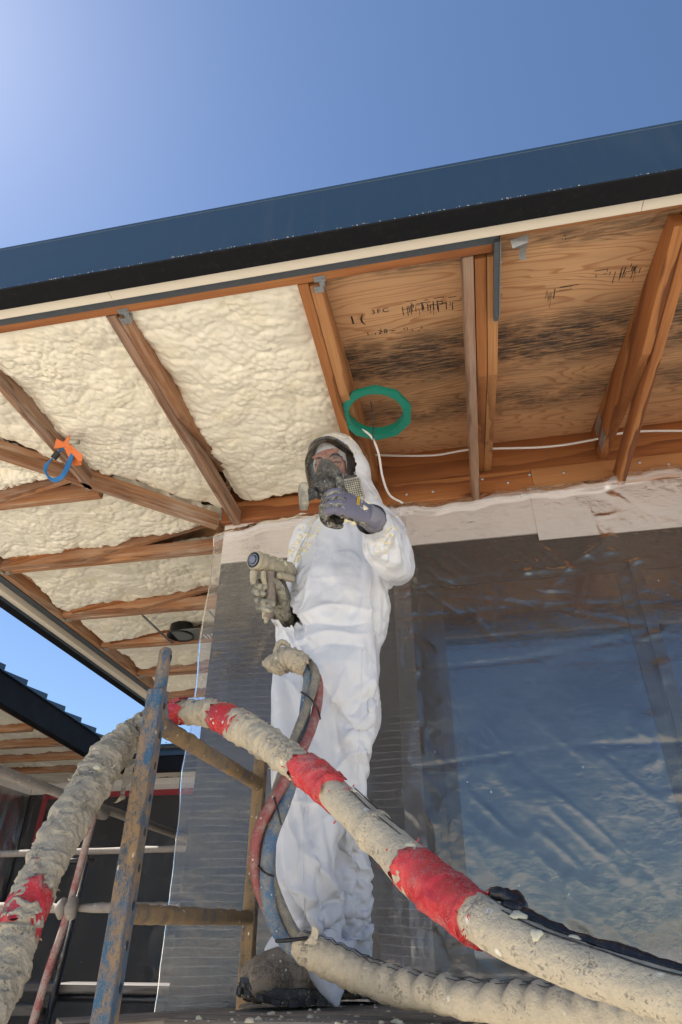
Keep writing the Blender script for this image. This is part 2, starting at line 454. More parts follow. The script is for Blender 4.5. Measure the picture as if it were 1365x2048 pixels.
M_filter = m_dusty('filter_case', (.20, .195, .18), (.58, .54, .42), .5, 40, .5, .6, .002, 70)
M_gunglove = m_dusty('caked_glove', (.045, .046, .05), (.54, .50, .39), .62, 34, .8, .9, .004, 60)
M_green = m_plain('green_plastic', (.006, .22, .15), .42, .12, 50, .15)
M_cable = m_plain('white_cable', (.76, .74, .72), .45, .06, 30, .05)
M_bluecable = m_plain('blue_cable', (.01, .15, .42), .4, .1, 30, .05)
M_orange = m_plain('orange_plastic', (.66, .16, .03), .45, .15, 30, .1)
M_crumb = m_plain('foam_crumb', (.78, .70, .48), .8, .15, 40, .4)
# ------------------------------------------------------------------ ground
GZ = -1.95
def m_ground():
    g = G('pale_gravel'); c = g.coord('Object')
    a = g.noise(c, .5, 6); b = g.noise(c, 18, 6, .7); v = g.vor(c, 40)
    col = g.mix(g.ramp(a, [(.3, 0), (.7, 1)]), (.60, .56, .49), (.52, .47, .40))
    col = g.mix(g.math('MULTIPLY', b, .5), col, (.40, .36, .30))
    return g.done(g.bsdf(col, .9, g.bump(v, .4, .01)))
gr = mobj('ground', [(-600, -600, 0), (600, -600, 0), (600, 600, 0), (-600, 600, 0)], [(0, 1, 2, 3)], m_ground(), None, False, Matrix.Translation((0, 0, GZ)))
tag(gr, kind='structure')

# ------------------------------------------------------------------ the house with the open soffit
HB = 1.90                     # underside of the soffit joists
YE, XE = 1.353, -2.70         # inner faces of the two eave beams
YW, XW = 2.83, -1.23          # wall faces
SL = .22
def deck_f(Y): return 1.975 + SL * (Y - 1.37)
def deck_l(X): return 1.975 + SL * (X - XE - .017)
house = thing('house', (.6, 3.4, GZ), 'dark roofed house whose open wooden soffit is half filled with cream spray foam', 'house')
XR = 2.3                      # the building goes on past the frame

# eave: beam, flashing, cream trim, metal gutter (front run along X, side run along Y)
board('eave_beam', (-2.74, YE - .019, HB + .035), (.243, YE - .019, HB + .035), .038, .07, M_wood, house)
board('eave_beam', (.262, 1.315, 1.945), (XR, 1.315, 1.945), .022, .03, M_wood2, house)
board('eave_beam', (XE - .019, YE + .04, HB + .035), (XE - .019, 5.62, HB + .035), .038, .07, M_wooddust, house)
box('flashing_strip', (-2.76, 1.264, 1.893), (.262, 1.3145, 1.91), M_flash, house)
box('flashing_strip', (XE - .09, YE - .02, 1.893), (XE - .0385, 5.62, 1.91), M_flash, house)
# the metal angle at the end of the beam
ang = box('angle_bracket', (.246, 1.3, 1.875), (.262, 1.62, 1.897), M_flash, house)
box('angle_bracket', (.264, 1.3, 1.878), (.268, 1.60, 1.93), M_zinc, house)
for y in (1.40, 1.5): lathe('bolt', [(0, .006), (.006, .006), (.006, 0)], Matrix.Translation((.268, y, 1.91)) @ Matrix.Rotation(rad(90), 4, 'Y'), M_zinc, house, 8)
def trim_run(a, b): return board('cream_trim', a, b, .05, .18, M_trim, house, cham=.004)
xs = [-2.83, -1.05, .68, XR]
for i in range(3): trim_run((xs[i] + .001, 1.237, 1.94), (xs[i + 1] - .001, 1.237, 1.94))
ys = [1.263, 3.3, 5.62]
for i in range(2): trim_run((XE - .116, ys[i] + .001, 1.94), (XE - .116, ys[i + 1] - .001, 1.94))
# gutter: folded sheet with a rolled front lip, a ledge near the top and a drip edge along the bottom
GP = [(0, 0), (-.074, 0), (-.0765, .002), (-.077, .004), (-.077, .238), (-.0785, .240), (-.0785, .252), (-.076, .256), (-.070, .256), (-.03, .256), (0, .256)]
def gutter(name, axis, a, b):
    V = []
    for t in (a, b):
        for d, z in GP: V.append((t, 1.21 + d, 1.83 + z) if axis == 'x' else (XE - .142 + d + .002, t, 1.83 + z))
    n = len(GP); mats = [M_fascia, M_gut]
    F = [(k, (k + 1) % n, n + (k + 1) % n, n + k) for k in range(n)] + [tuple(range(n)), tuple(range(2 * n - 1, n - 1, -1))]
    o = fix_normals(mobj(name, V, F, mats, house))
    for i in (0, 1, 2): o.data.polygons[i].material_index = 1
    return o
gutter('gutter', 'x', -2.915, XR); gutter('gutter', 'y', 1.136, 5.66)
# dried specks along the drip edge: one part, far too small to pick apart
V, F = [], []
for i in range(260):
    x = RNG.uniform(-2.3, 1.8); s = RNG.uniform(.0006, .0017); y = 1.1315 + RNG.normal(0, .0006) - s * .3; z = 1.833 + abs(RNG.normal(0, .002))
    k = len(V); V += [(x - s, y, z), (x + s, y, z), (x, y - s, z), (x, y + s, z), (x, y, z - s), (x, y, z + s)]
    F += [(k + a, k + b, k + c) for a, b, c in ((0, 2, 4), (2, 1, 4), (1, 3, 4), (3, 0, 4), (2, 0, 5), (1, 2, 5), (3, 1, 5), (0, 3, 5))]
tag(mobj('foam_specks', V, F, M_trim, house), kind='stuff')

# roof sheets above the decking
V = [(-2.88, 1.165, 2.04), (XR, 1.165, 2.04), (XR, 5.0, 2.95), (.95, 5.0, 2.95), (-2.88, 5.64, 2.04), (.95, 5.66, 2.95)]
V += [(x, y, z + .04) for x, y, z in V]
mobj('roof_sheet', V, [(0, 1, 2, 3), (6, 9, 8, 7), (0, 3, 5, 4), (6, 10, 11, 9), (0, 6, 7, 1), (1, 7, 8, 2), (0, 4, 10, 6), (4, 5, 11, 10), (2, 8, 9, 3), (3, 9, 11, 5)], M_roofmetal, house)

# plywood decking, one sheet per bay pair, seams kept 3 mm open
def ply(quad, zf, name='plywood_panel'):
    c = np.mean([(x, y, zf(x, y)) for x, y in quad], axis=0)
    V = [np.array((x, y, zf(x, y) + t)) - c for t in (0, .014) for x, y in quad]
    F = [(3, 2, 1, 0), (4, 5, 6, 7)] + [(i, (i + 1) % 4, 4 + (i + 1) % 4, 4 + i) for i in range(4)]
    return fix_normals(mobj(name, V, F, M_ply, house, False, Matrix.Translation(c)))
zf = lambda x, y: deck_f(y); zl = lambda x, y: deck_l(x)
for xa, xb in ((-2.72, -1.10), (-1.097, -.385), (-.382, .247), (.25, .855), (.858, XR)):
    if xa < -2: ply([(-2.72, 1.27), (xb, 1.27), (xb, 2.84), (-1.2, 2.84)], zf)
    else: ply([(xa, 1.27), (xb, 1.27), (xb, 2.84), (xa, 2.84)], zf)
ply([(-2.79, 1.3), (-1.2, 2.88), (-1.2, 3.9), (-2.79, 3.9)], zl); ply([(-2.79, 3.903), (-1.2, 3.903), (-1.2, 5.64), (-2.79, 5.64)], zl)

# soffit joists (level) with the sloping rafter nailed beside each
RP = [(0, .006), (.545, .006), (1.452, .205), (1.452, .389), (0, .072)]
def rafter_f(x, mat=M_wood, s0=.0):
    mw = Matrix(((0, -1, 0, x), (1, 0, 0, 1.372), (0, 0, 1, HB), (0, 0, 0, 1)))
    return prism('rafter', [(p[0], p[1]) for p in RP], .038, mw, mat, house)
def rafter_l(y, L=1.452, mat=M_wooddust):
    k = min(1, L / 1.452)
    pr = [(0, .006), (.545 * k, .006), (L, .005 + .2 * k), (L, .07 + .319 * k), (0, .072)]
    mw = Matrix(((1, 0, 0, XE + .001), (0, 1, 0, y), (0, 0, 1, HB), (0, 0, 0, 1)))
    return prism('rafter', pr, .038, mw, mat, house)
def joist_f(x, y1=2.785, mat=M_woodweather, y0=1.356): return board('soffit_joist', (x, y0, HB + .045), (x, y1, HB + .045), .038, .089, mat, house)
def joist_l(y, x1=XW - .005, mat=M_wooddust): return board('soffit_joist', (XE + .003, y, HB + .045), (x1, y, HB + .045), .038, .089, mat, house)
joist_f(-1.122); rafter_f(-1.083, M_wooddust)
joist_f(-.402, mat=M_wood); rafter_f(-.362, M_wood2)
joist_f(.163, mat=M_woodweather); rafter_f(.205, M_wood); rafter_f(.246, M_wood2)
joist_f(.872, y0=1.30, mat=M_wood); rafter_f(.832, M_wood)
joist_f(1.58, y0=1.30, mat=M_wood); rafter_f(1.541, M_wood)
joist_f(-1.74, 2.33, M_woodweather); 
for y, x1 in ((2.40, -1.72), (3.04, None), (3.74, None), (4.29, None), (4.91, None), (5.50, None)):
    joist_l(y, x1 or XW - .005); rafter_l(y - .0385, (x1 or XW) - XE - .02)
# short pieces nailed against the joists where they take up the slope
for y in (3.04, 3.74, 4.29): board('joist_block', (-2.62, y - .076, HB + .05), (-2.2 + .1 * (y - 3), y - .076, HB + .12), .036, .07, M_wood, house)
# hip on the diagonal
board('hip_beam', (XE + .02, YE + .02, HB + .045), (XW - .01, YW - .035, HB + .045), .04, .089, M_wooddust, house)
board('hip_rafter', (XE + .02, YE + .05, HB + .15), (XW - .02, YW + .0, HB + .40), .04, .14, M_wooddust, house)

# ledger and blocking at the wall
lx = [-1.22, -.41, .46, 1.25, XR]
for i in range(4): board('ledger_board', (lx[i] + .001, 2.81, 2.0), (lx[i + 1] - .001, 2.81, 2.0), .038, .13, [M_wood, M_wood, M_wood2, M_wood][i], house)
for a, b in ((-1.2, -.403), (-.401, .162), (.164, .851), (.853, 1.56), (1.562, XR)):
    board('blocking_board', (a, 2.85, 2.185), (b, 2.85, 2.185), .038, .236, M_wood, house)
for x, z in ((-.19, 1.99), (-.05, 1.99), (.21, 2.035), (.335, 1.995), (.45, 2.03), (.62, 2.02), (.99, 2.03), (.86, 1.965), (1.12, 2.0)):
    lathe('screw', [(0, .006), (.005, .005), (.009, 0)], Matrix.Translation((x, 2.791, z)) @ Matrix.Rotation(rad(90), 4, 'X'), M_zinc, house, 8)
# galvanised joist clips at the eave
def clip(x, y, mat=M_zinc):
    e = mobj('joist_clip', *clip_mesh(), mat, house, False, Matrix.Translation((x, y, HB)))
    fix_normals(e)
def clip_mesh():
    V, F = [], []
    def bx(lo, hi):
        k = len(V)
        V.extend([(a, b, c) for a in (lo[0], hi[0]) for b in (lo[1], hi[1]) for c in (lo[2], hi[2])])
        F.extend([(k, k + 1, k + 3, k + 2), (k + 4, k + 6, k + 7, k + 5), (k, k + 4, k + 5, k + 1), (k + 2, k + 3, k + 7, k + 6), (k, k + 2, k + 6, k + 4), (k + 1, k + 5, k + 7, k + 3)])
    bx((-.004, -.034, -.003), (.036, -.012, -.001)); bx((.012, -.012, -.006), (.03, .006, -.001)); bx((-.012, .006, -.004), (.018, .030, -.001)); bx((.018, .004, -.004), (.021, .034, .04))
    for sx, sy in ((.004, -.024), (.028, -.022), (-.004, .018)): bx((sx - .003, sy - .003, -.007), (sx + .003, sy + .003, -.004))
    return V, F
for x in (-1.08, -.355): clip(x, YE + .012)
# the bent clip hanging loose past the end of the beam
mobj('bent_clip', [(.30, 1.318, 1.90), (.36, 1.31, 1.905), (.355, 1.325, 1.885), (.305, 1.335, 1.88), (.325, 1.33, 1.87), (.345, 1.332, 1.865), (.338, 1.345, 1.82), (.318, 1.342, 1.83)],
     [(0, 1, 2, 3), (3, 2, 5, 4), (4, 5, 6, 7)], M_zinc, house)
for y in (2.40, 3.04, 3.74, 4.29, 4.91):
    mobj('joist_clip', *clip_mesh(), M_filter, house, False, Matrix.Translation((XE + .01, y - .02, HB - .002)) @ Matrix.Rotation(rad(90), 4, 'Z'))
for z, dx in ((2.07, 0), (2.17, -.0)):
    box('tie_plate', (.806, 2.60, z), (.812, 2.72, z + .055), M_zinc, house)

# walls, dark wrap, paper band and window behind the sheeting
box('wall', (XW + .02, YW + .015, GZ), (XR, YW + .13, 2.066), M_wallwrap, house)
box('wall', (XW + .02, YW + .131, GZ), (XW + .15, 5.64, 2.066), M_wallwrap, house)
box('building_paper', (XW + .021, YW + .004, 1.70), (.46, YW + .013, 1.965), M_paper, house)
box('building_paper', (.44, YW - .002, 1.655), (XR, YW + .003, 1.965), M_paper, house)
def window(x0, x1, z0, z1):
    f = .05
    fr = box('window', (x0, YW + .002, z0), (x0 + f, YW + .035, z1), M_winframe, house)
    box('window_frame', (x1 - f, YW + .002, z0), (x1, YW + .035, z1), M_winframe, fr)
    box('window_frame', (x0 + f, YW + .002, z1 - f), (x1 - f, YW + .035, z1), M_winframe, fr)
    box('window_frame', (x0 + f, YW + .002, z0), (x1 - f, YW + .035, z0 + f), M_winframe, fr)
    box('pane', (x0 + f, YW + .008, z0 + f), (x1 - f, YW + .0145, z1 - f), M_glass, fr)
window(-.11, .80, -1.0, 1.5); window(.82, 1.9, -1.0, 1.5)

# printed stamps on the plywood (faint, flat)
M_ink = m_plain('stamp_ink', (.03, .026, .024), .8, .2, 60, 0)
def flat_text(name, body, size, mw, mat, parent, ext=.0004, sp=1.0, al='LEFT'):
    cu = bpy.data.curves.new(name, 'FONT'); cu.body = body; cu.size = size; cu.extrude = ext; cu.space_character = sp
    cu.align_x = al; cu.align_y = 'CENTER' if al == 'CENTER' else 'TOP_BASELINE'
    o = bpy.data.objects.new(name, cu); COL.objects.link(o)
    me = bpy.data.meshes.new_from_object(o); bpy.data.objects.remove(o)
    me.materials.clear(); me.materials.append(mat); me.name = name
    o = bpy.data.objects.new(name, me); COL.objects.link(o); o.matrix_basis = mw
    return child(o, parent)
BELOW = Matrix.Rotation(math.atan(SL), 4, 'X') @ Matrix.Rotation(rad(180), 4, 'X')      # reads from below
def stamp(txt, x, y, size): flat_text('stamp', txt, size, Matrix.Translation((x, y, deck_f(y) - .0015)) @ BELOW, M_ink, house, 0, 1.25)
def dashes(x0, x1, y0, n, hmin, hmax, seed):
    r = np.random.default_rng(seed); V, F = [], []
    sl = math.atan(SL)
    for i in range(n):
        x = r.uniform(x0, x1); y = y0 + r.normal(0, .012); hgt = r.uniform(hmin, hmax); wd = r.uniform(.0012, .0035)
        if r.random() < .35: hgt, wd = wd, hgt * .8
        k = len(V)
        for a, b in ((0, 0), (wd, 0), (wd, hgt), (0, hgt)): V.append((x + a, y + b, deck_f(y + b) - .001))
        F.append((k, k + 1, k + 2, k + 3))
    tag(mobj('stamp_marks', V, F, M_ink, house), kind='stuff')
stamp('3FC', -.20, 1.63, .036); stamp('28', -.19, 1.755, .036); stamp('1(', -.295, 1.67, .07)
dashes(-.08, .12, 1.62, 42, .012, .06, 3); dashes(-.28, .0, 1.745, 14, .006, .02, 4)
dashes(.43, .52, 1.66, 10, .03, .09, 5); dashes(.62, .80, 1.60, 22, .012, .07, 6); dashes(.47, .53, 1.40, 5, .004, .012, 8)
flat_text('stamp', 'JIL', .03, Matrix.Translation((.236, 2.46, HB + .094)) @ BELOW @ Matrix.Rotation(rad(90), 4, 'Z'), M_ink, house, 0)

# ------------------------------------------------------------------ spray foam, one piece per bay
def foam_field(P, seed=0):
    """bubbly skin: overlapping domes of three sizes, combed along a slow flow"""
    wv = np.column_stack([fbm(P, 3.2, 3, 11 + seed), fbm(P, 3.2, 3, 23 + seed), np.zeros(len(P))])
    Q = P + .055 * wv
    Q1 = Q * np.array([1, .95, 1])
    h = np.zeros(len(P))
    for sc, am, sd in ((7, .012, 1), (15, .0105, 2), (28, .0125, 3), (52, .0085, 5), (100, .003, 4)):
        f1, f2 = worley2(Q1 + .5 / sc * .3 * wv, sc, sd + seed)
        dome = np.sqrt(np.clip(1 - (f1 / .92) ** 2, 0, 1)) * np.clip((f2 - f1) / .14, .68, 1)
        mask = .6 + .75 * np.clip(fbm(P, 4.5, 2, 40 + sd), -1, 1)
        h += am * dome * (mask if sd > 1 else 1)
    h += .022 * fbm(P, 2.4, 3, 5 + seed) + .008 * fbm(P, 9, 3, 6 + seed)
    return h
def foam_bay(quad, zbase, rise=(.03, .03, .03, .03), res=.0075, seed=0, ragged=1.0, name='spray_foam', parent=house, lump=1.0, mat=None):
    """quad A B C D in plan; zbase(x, y) the mean lower skin; rise: how far the foam shrinks up at edges AB BC CD DA"""
    A, B, C, D = [np.array(q, float) for q in quad]
    nu = max(6, int(max(np.linalg.norm(B - A), np.linalg.norm(C - D)) / res)); nv = max(6, int(max(np.linalg.norm(D - A), np.linalg.norm(C - B)) / res))
    u, v = np.meshgrid(np.linspace(0, 1, nu), np.linspace(0, 1, nv), indexing='ij')
    XY = (A * ((1 - u) * (1 - v))[..., None] + B * (u * (1 - v))[..., None] + C * (u * v)[..., None] + D * ((1 - u) * v)[..., None]).reshape(-1, 2)
    P = np.column_stack([XY, np.zeros(len(XY))])
    z = zbase(XY[:, 0], XY[:, 1]) - lump * foam_field(P, seed)
    def ed(p, q):
        e = (q - p); n = np.array([-e[1], e[0]]); L = np.linalg.norm(n)
        return np.abs((XY - p) @ n / L) if L > 1e-6 else np.full(len(XY), 9.)
    for (p, q), r in zip(((A, B), (B, C), (C, D), (D, A)), rise):
        if r <= 0 or np.linalg.norm(q - p) < 1e-6: continue
        d = ed(p, q)
        nz = .5 + .9 * fbm(P, 5, 3, 70 + seed) + .35 * fbm(P, 24, 3, 77 + seed) * ragged
        wd = .012 + .03 * np.clip(nz, 0, 1.3)
        z = z + (r * (.35 + 1.5 * np.clip(nz, 0, 1.3))) * np.exp(-(d / wd) ** 2)
    o = mobj(name, np.column_stack([XY, z]), grid_faces(nu, nv), mat or M_foam, parent, True)
    return o
zb = lambda x, y: 1.945 + .075 * (y - YE)
zc = lambda x, y: 1.946 + .072 * (x - XE)
H = lambda x: 4.075 + x            # hip line in plan
foam_bay([(-1.10, 1.357), (-.422, 1.357), (-.422, 2.79), (-1.10, 2.79)], zb, (.005, .006, .045, .022), seed=1)
foam_bay([(-1.72, 1.357), (-1.142, 1.357), (-1.142, H(-1.142) - .03), (-1.72, H(-1.72) - .03)], zb, (.008, .006, .028, .012), seed=1)
foam_bay([(-2.66, 1.357), (-1.76, 1.357), (-1.76, H(-1.76) - .03), (-2.66, 1.39)], zb, (.01, .01, .03, .02), seed=1)
foam_bay([(-2.69, 1.42), (-1.72, H(-1.72) + .02), (-1.80, 2.34), (-2.69, 2.34)], zc, (.05, .03, .05, .04), seed=2)
foam_bay([(-2.69, 2.42), (-1.66, 2.42), (-1.245, 2.90), (-2.69, 2.90)], zc, (.02, .045, 0, .05), seed=2)
foam_bay([(-2.69, 2.86), (-1.245, 2.86), (-1.245, 2.985), (-2.69, 2.985)], zc, (0, .04, .05, .05), seed=2)
for (a, b) in ((3.06, 3.69), (3.76, 4.235), (4.31, 4.86), (4.93, 5.45)):
    foam_bay([(-2.69, a), (-1.245, a), (-1.245, b), (-2.69, b)], zc, (.005, .035, .035, .04), seed=3, res=.008)
# ------------------------------------------------------------------ plastic sheeting on the wall
def ridge(P, sc, sd, sharp=3.0):
    return np.clip(1 - np.abs(vnoise(P, sc, sd)) * sharp, 0, 1)
def top_edge(x): return np.interp(x, [-1.3, -1.23, -1.0, -.5, -.2, .2, .45, .75, 1.2, 2.3], [1.845, 1.862, 1.905, 1.925, 1.918, 1.912, 1.93, 1.945, 1.975, 2.0])
def sheet(name, label, x0, x1, y0, mat, seed, clear, wrapx=None, nx=220, nz=330):
    u = np.linspace(0, 1, nx); t = np.linspace(0, 1, nz) ** 1.15
    U, T = np.meshgrid(u, t, indexing='ij')
    X = x0 + (x1 - x0) * U
    top = top_edge(X) + .012 * np.sin(X * 9 + seed) + .006 * np.sin(X * 31)
    Zv = top + (GZ + .03 - top) * T
    P = np.column_stack([X.ravel(), np.zeros(X.size), Zv.ravel()])
    d = np.zeros(X.size)
    # broad hang and diagonal tension folds
    d += .018 * fbm(P, 1.6, 3, seed)
    diag = np.column_stack([(P[:, 0] * .72 + P[:, 2] * .70) * 1.0, np.zeros(len(P)), (-P[:, 0] * .70 + P[:, 2] * .72) * .28])
    if clear:
        d += .010 * (ridge(diag, 4.5, seed + 3, 2.2)) * np.clip(.4 + 1.2 * vnoise(P, 1.1, seed + 9), 0, 1)
        d += .0045 * ridge(diag, 13, seed + 4, 2.4) * np.clip(.3 + 1.3 * vnoise(P, 2.1, seed + 8), 0, 1)
        # folds pulled tight from the paper flap and across the sheet: photo-line ends, width, height
        for xa, ya, xb, yb, wd, am in ((1225, 1062, 1150, 1130, .018, .010), (1160, 1118, 1075, 1195, .022, .010), (1100, 1090, 1040, 1170, .014, .009), (1290, 1095, 1230, 1190, .014, .008),
                                       (850, 1160, 960, 1172, .006, .010), (850, 1140, 920, 1180, .006, .008), (1000, 1165, 1130, 1180, .006, .010), (905, 1195, 1005, 1285, .005, .007), (820, 1250, 870, 1310, .006, .010),
                                       (1060, 1110, 980, 1165, .012, .008), (1320, 1150, 1400, 1190, .006, .008), (968, 1195, 1010, 1235, .005, .006)):
            a_, b_ = at(xa, ya, 2.77), at(xb, yb, 2.77); ex, ez = b_.x - a_.x, b_.z - a_.z; L_ = math.hypot(ex, ez)
            tx = ((P[:, 0] - a_.x) * ex + (P[:, 2] - a_.z) * ez) / L_ ** 2; off = ((P[:, 0] - a_.x) * ez - (P[:, 2] - a_.z) * ex) / L_ + .010 * np.sin(tx * 5 + xa)
            d += am * np.exp(-np.abs(off) / wd) * np.clip(1 - np.abs(tx * 2 - 1) ** 3, 0, 1)
        # crushed band low down and along the joint with the other sheet
        band = np.exp(-((P[:, 2] - .12 - .1 * P[:, 0]) / .12) ** 2)
        d += .006 * band * ridge(P * np.array([1, 1, .45]), 16, seed + 6, 2.0)
        edge = np.exp(-((P[:, 0] - x0 - .07) / .06) ** 2)
        d += .007 * edge * ridge(P * np.array([1, 1, .6]), 14, seed + 12, 2.0)
        ed2 = np.exp(-((P[:, 0] - .76 - .05 * np.sin(P[:, 2] * 7)) / .07) ** 2)
        d += .009 * ed2 * ridge(P * np.array([1, 1, .8]), 12, seed + 13, 2.0)
        for zc_, sl_, a in ((1.43, .05, .010), (1.28, -.03, .009), (1.02, .10, .008), (.63, .05, -.007), (1.36, -.25, .006)):
            dz = P[:, 2] - zc_ - sl_ * P[:, 0] - .012 * np.sin(P[:, 0] * 6 + zc_ * 9)
            d += a * np.exp(-np.abs(dz) / .006) * np.clip(.7 + .8 * vnoise(P, 3, seed + 5), 0, 1)
        fine = ridge(P, 24, seed + 7, 1.8) * ridge(P, 9, seed + 17, 1.4)
        d += .0025 * fine
    else:
        d += .004 * ridge(P * np.array([1, 1, .5]), 6, seed + 4, 2.2)
        d += .0016 * ridge(P * np.array([.35, 1, 1]), 14, seed + 5, 2.0)
        low = np.clip((.9 - P[:, 2]) / 1.0, 0, 1) * np.exp(-((P[:, 0] - x1 + .12) / .09) ** 2)
        d += .009 * low * ridge(P, 14, seed + 6, 1.8)
        d += .006 * np.exp(-((P[:, 0] - x0) / .1) ** 2) * ridge(P, 9, seed + 7, 1.6)
    d *= .62 if clear else .8
    # gathered roll along the top
    tt = np.clip((top.ravel() - P[:, 2]) / .075, 0, 1)
    roll = np.sin(tt * np.pi) * (.024 + .012 * vnoise(P * np.array([1, 1, 0]), 4, seed + 20))
    roll += .009 * np.clip(1 - tt, 0, 1) * ridge(P * np.array([.5, 1, 2]), 22, seed + 21, 1.8)
    Y = y0 - np.abs(d) - roll
    X2 = P[:, 0].copy()
    if wrapx is not None:                        # the left edge turns back round the corner
        k = np.clip((wrapx - P[:, 0]), 0, None)
        Y = Y + k * .9; X2 = np.where(k > 0, wrapx - k * .03 + .006 * vnoise(P, 5, 3), X2)
        X2 = X2 + np.exp(-np.abs(P[:, 0] - wrapx) / .05) * .014 * fbm(P, 5, 3, 31)
    V = np.column_stack([X2, Y, P[:, 2]])
    c = Vector(((x0 + x1) / 2, y0, GZ + .03))
    o = mobj(name, V - np.array(c), grid_faces(nx, nz), [mat, M_filmedge], None, True, Matrix.Translation(c))
    mi = (np.repeat(np.arange(nx - 1), nz - 1) * 0)
    tm = ((tt.reshape(nx, nz)[:-1, :-1] < .75)).ravel().astype(np.int32)
    o.data.polygons.foreach_set('material_index', tm)
    return tag(o, label, 'plastic sheet', 'plastic sheets masking the house wall')
sheet('plastic_sheet', 'hazy string reinforced plastic sheet covering the wall corner left of the worker', -1.255, -.20, 2.782, M_filmscrim, 3, False, -1.235, 170, 300)
sheet('plastic_sheet', 'glossy clear crinkled plastic sheet over the dark window right of the worker', -.28, 2.3, 2.772, M_film, 5, True, None, 330, 380)

# ------------------------------------------------------------------ the lower wing across the yard
far = thing('far_house', (-4.6, 8.6, GZ), 'dark roofed wing across the yard with foamed soffit and masked walls', 'house')
e0, e1 = Vector((-4.02, 3.4, 0)), Vector((-4.50, 8.08, 0))
ed = (e1 - e0).normalized(); en = Vector((-ed.y, ed.x, 0))       # points left, into the wing
def fq(p, q, za, zb, t, mat, name):                            # upright slab along p-q, thickness t to the left
    n = Vector((-(q - p).normalized().y, (q - p).normalized().x, 0)) * t
    V = [Vector((a.x, a.y, z)) for a in (p, q, q + n, p + n) for z in (za, zb)]
    c = sum(V, Vector()) / 8
    F = [(0, 2, 3, 1), (2, 4, 5, 3), (4, 6, 7, 5), (6, 0, 1, 7), (0, 6, 4, 2), (1, 3, 5, 7)]
    return fix_normals(mobj(name, [v - c for v in V], F, mat, far, False, Matrix.Translation(c)))
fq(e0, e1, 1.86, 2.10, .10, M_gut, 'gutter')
g0, g1 = Vector((-4.50, 8.08, 0)), Vector((-.9, 8.08, 0))
fq(g0, g1, 1.86, 2.04, .12, M_gut, 'gutter')
fq(g0 + Vector((0, -.02, 0)), g1 + Vector((0, -.02, 0)), 2.042, 2.09, .1, M_roofmetal, 'gutter_lip')
fq(g0 + Vector((0, .05, 0)), g1 + Vector((0, .05, 0)), 2.092, 2.15, .1, M_roofmetal, 'roof_edge')
# ribbed roof sheets: each rib ends at the eave as a raised tooth
L = (e1 - e0).length; n = int(L / .42)
for i in range(n):
    a = e0 + ed * (i * .42); b = e0 + ed * (i * .42 + .415)
    p = [a - en * .03, b - en * .03, b + en * 3.2, a + en * 3.2]
    V = []
    for k, v in enumerate(p):
        zz = 2.105 + (.62 if k > 1 else 0)
        hi = .052 if k in (1, 2) else .0
        V += [(v.x, v.y, zz), (v.x, v.y, zz + .012 + hi)]
    c = Vector(V[0]); V = [Vector(v) - c for v in V]
    fix_normals(mobj('roof_sheet', V, [(0, 2, 3, 1), (2, 4, 5, 3), (4, 6, 7, 5), (6, 0, 1, 7), (0, 6, 4, 2), (1, 3, 5, 7)], M_roofmetal, far, False, Matrix.Translation(c)))
V = [(-4.55, 8.05, 2.155), (-.9, 8.05, 2.155), (-.9, 11.5, 2.9), (-7.6, 11.5, 2.9)]
mobj('roof_sheet', V + [(x, y, z + .03) for x, y, z in V], [(3, 2, 1, 0), (4, 5, 6, 7), (0, 1, 5, 4), (1, 2, 6, 5), (2, 3, 7, 6), (3, 0, 4, 7)], M_roofmetal, far)
box('soffit_deck', (-7.7, 3.2, 2.16), (-4.62, 8.15, 2.18), M_ply, far)
box('soffit_deck', (-7.7, 8.2, 2.16), (-1.0, 9.2, 2.18), M_ply, far)
zs = lambda x, y: 1.962 + 0 * x
fy = [3.4, 4.2, 4.85, 5.5, 6.15, 6.75, 7.35, 7.95]
for i, y in enumerate(fy):
    board('soffit_joist', (-6.4, y, 1.915), (-4.50, y, 1.915), .04, .10, M_wooddust, far)
    if i: foam_bay([(-6.3, fy[i - 1] + .03), (-4.42, fy[i - 1] + .03), (-4.46, y - .025), (-6.3, y - .025)], zs, (.005, .03, .04, .03), .016, 4, 1, 'spray_foam', far)
foam_bay([(-6.3, 8.0), (-1.3, 8.2), (-1.3, 8.88), (-6.3, 8.88)], zs, (.02, .05, .05, .05), .025, 4, 1, 'spray_foam', far)
board('eave_beam', (-4.18, 3.5, 1.92), (-4.62, 8.0, 1.92), .04, .08, M_wood, far)
board('eave_beam', (-4.6, 8.22, 1.92), (-1, 8.22, 1.92), .04, .08, M_wood, far)
box('wall', (-6.45, 2.5, GZ), (-6.3, 8.95, 2.15), M_wallwrap, far); box('wall', (-6.3, 8.95, GZ), (-1.0, 9.1, 2.15), M_wallwrap, far)
box('building_paper', (-6.298, 3.0, 1.80), (-6.29, 8.94, 1.95), M_paper, far); box('building_paper', (-6.28, 8.935, 1.80), (-1.0, 8.945, 1.96), M_paper, far)
for lo, hi in (((-6.0, 8.90, 1.725), (-2.0, 8.904, 1.80)), ((-6.05, 8.90, .2), (-5.97, 8.904, 1.80))):
    box('red_tape', lo, hi, m_plain('far_red_tape', (.42, .015, .035), .5, .2, 20, .1), far)
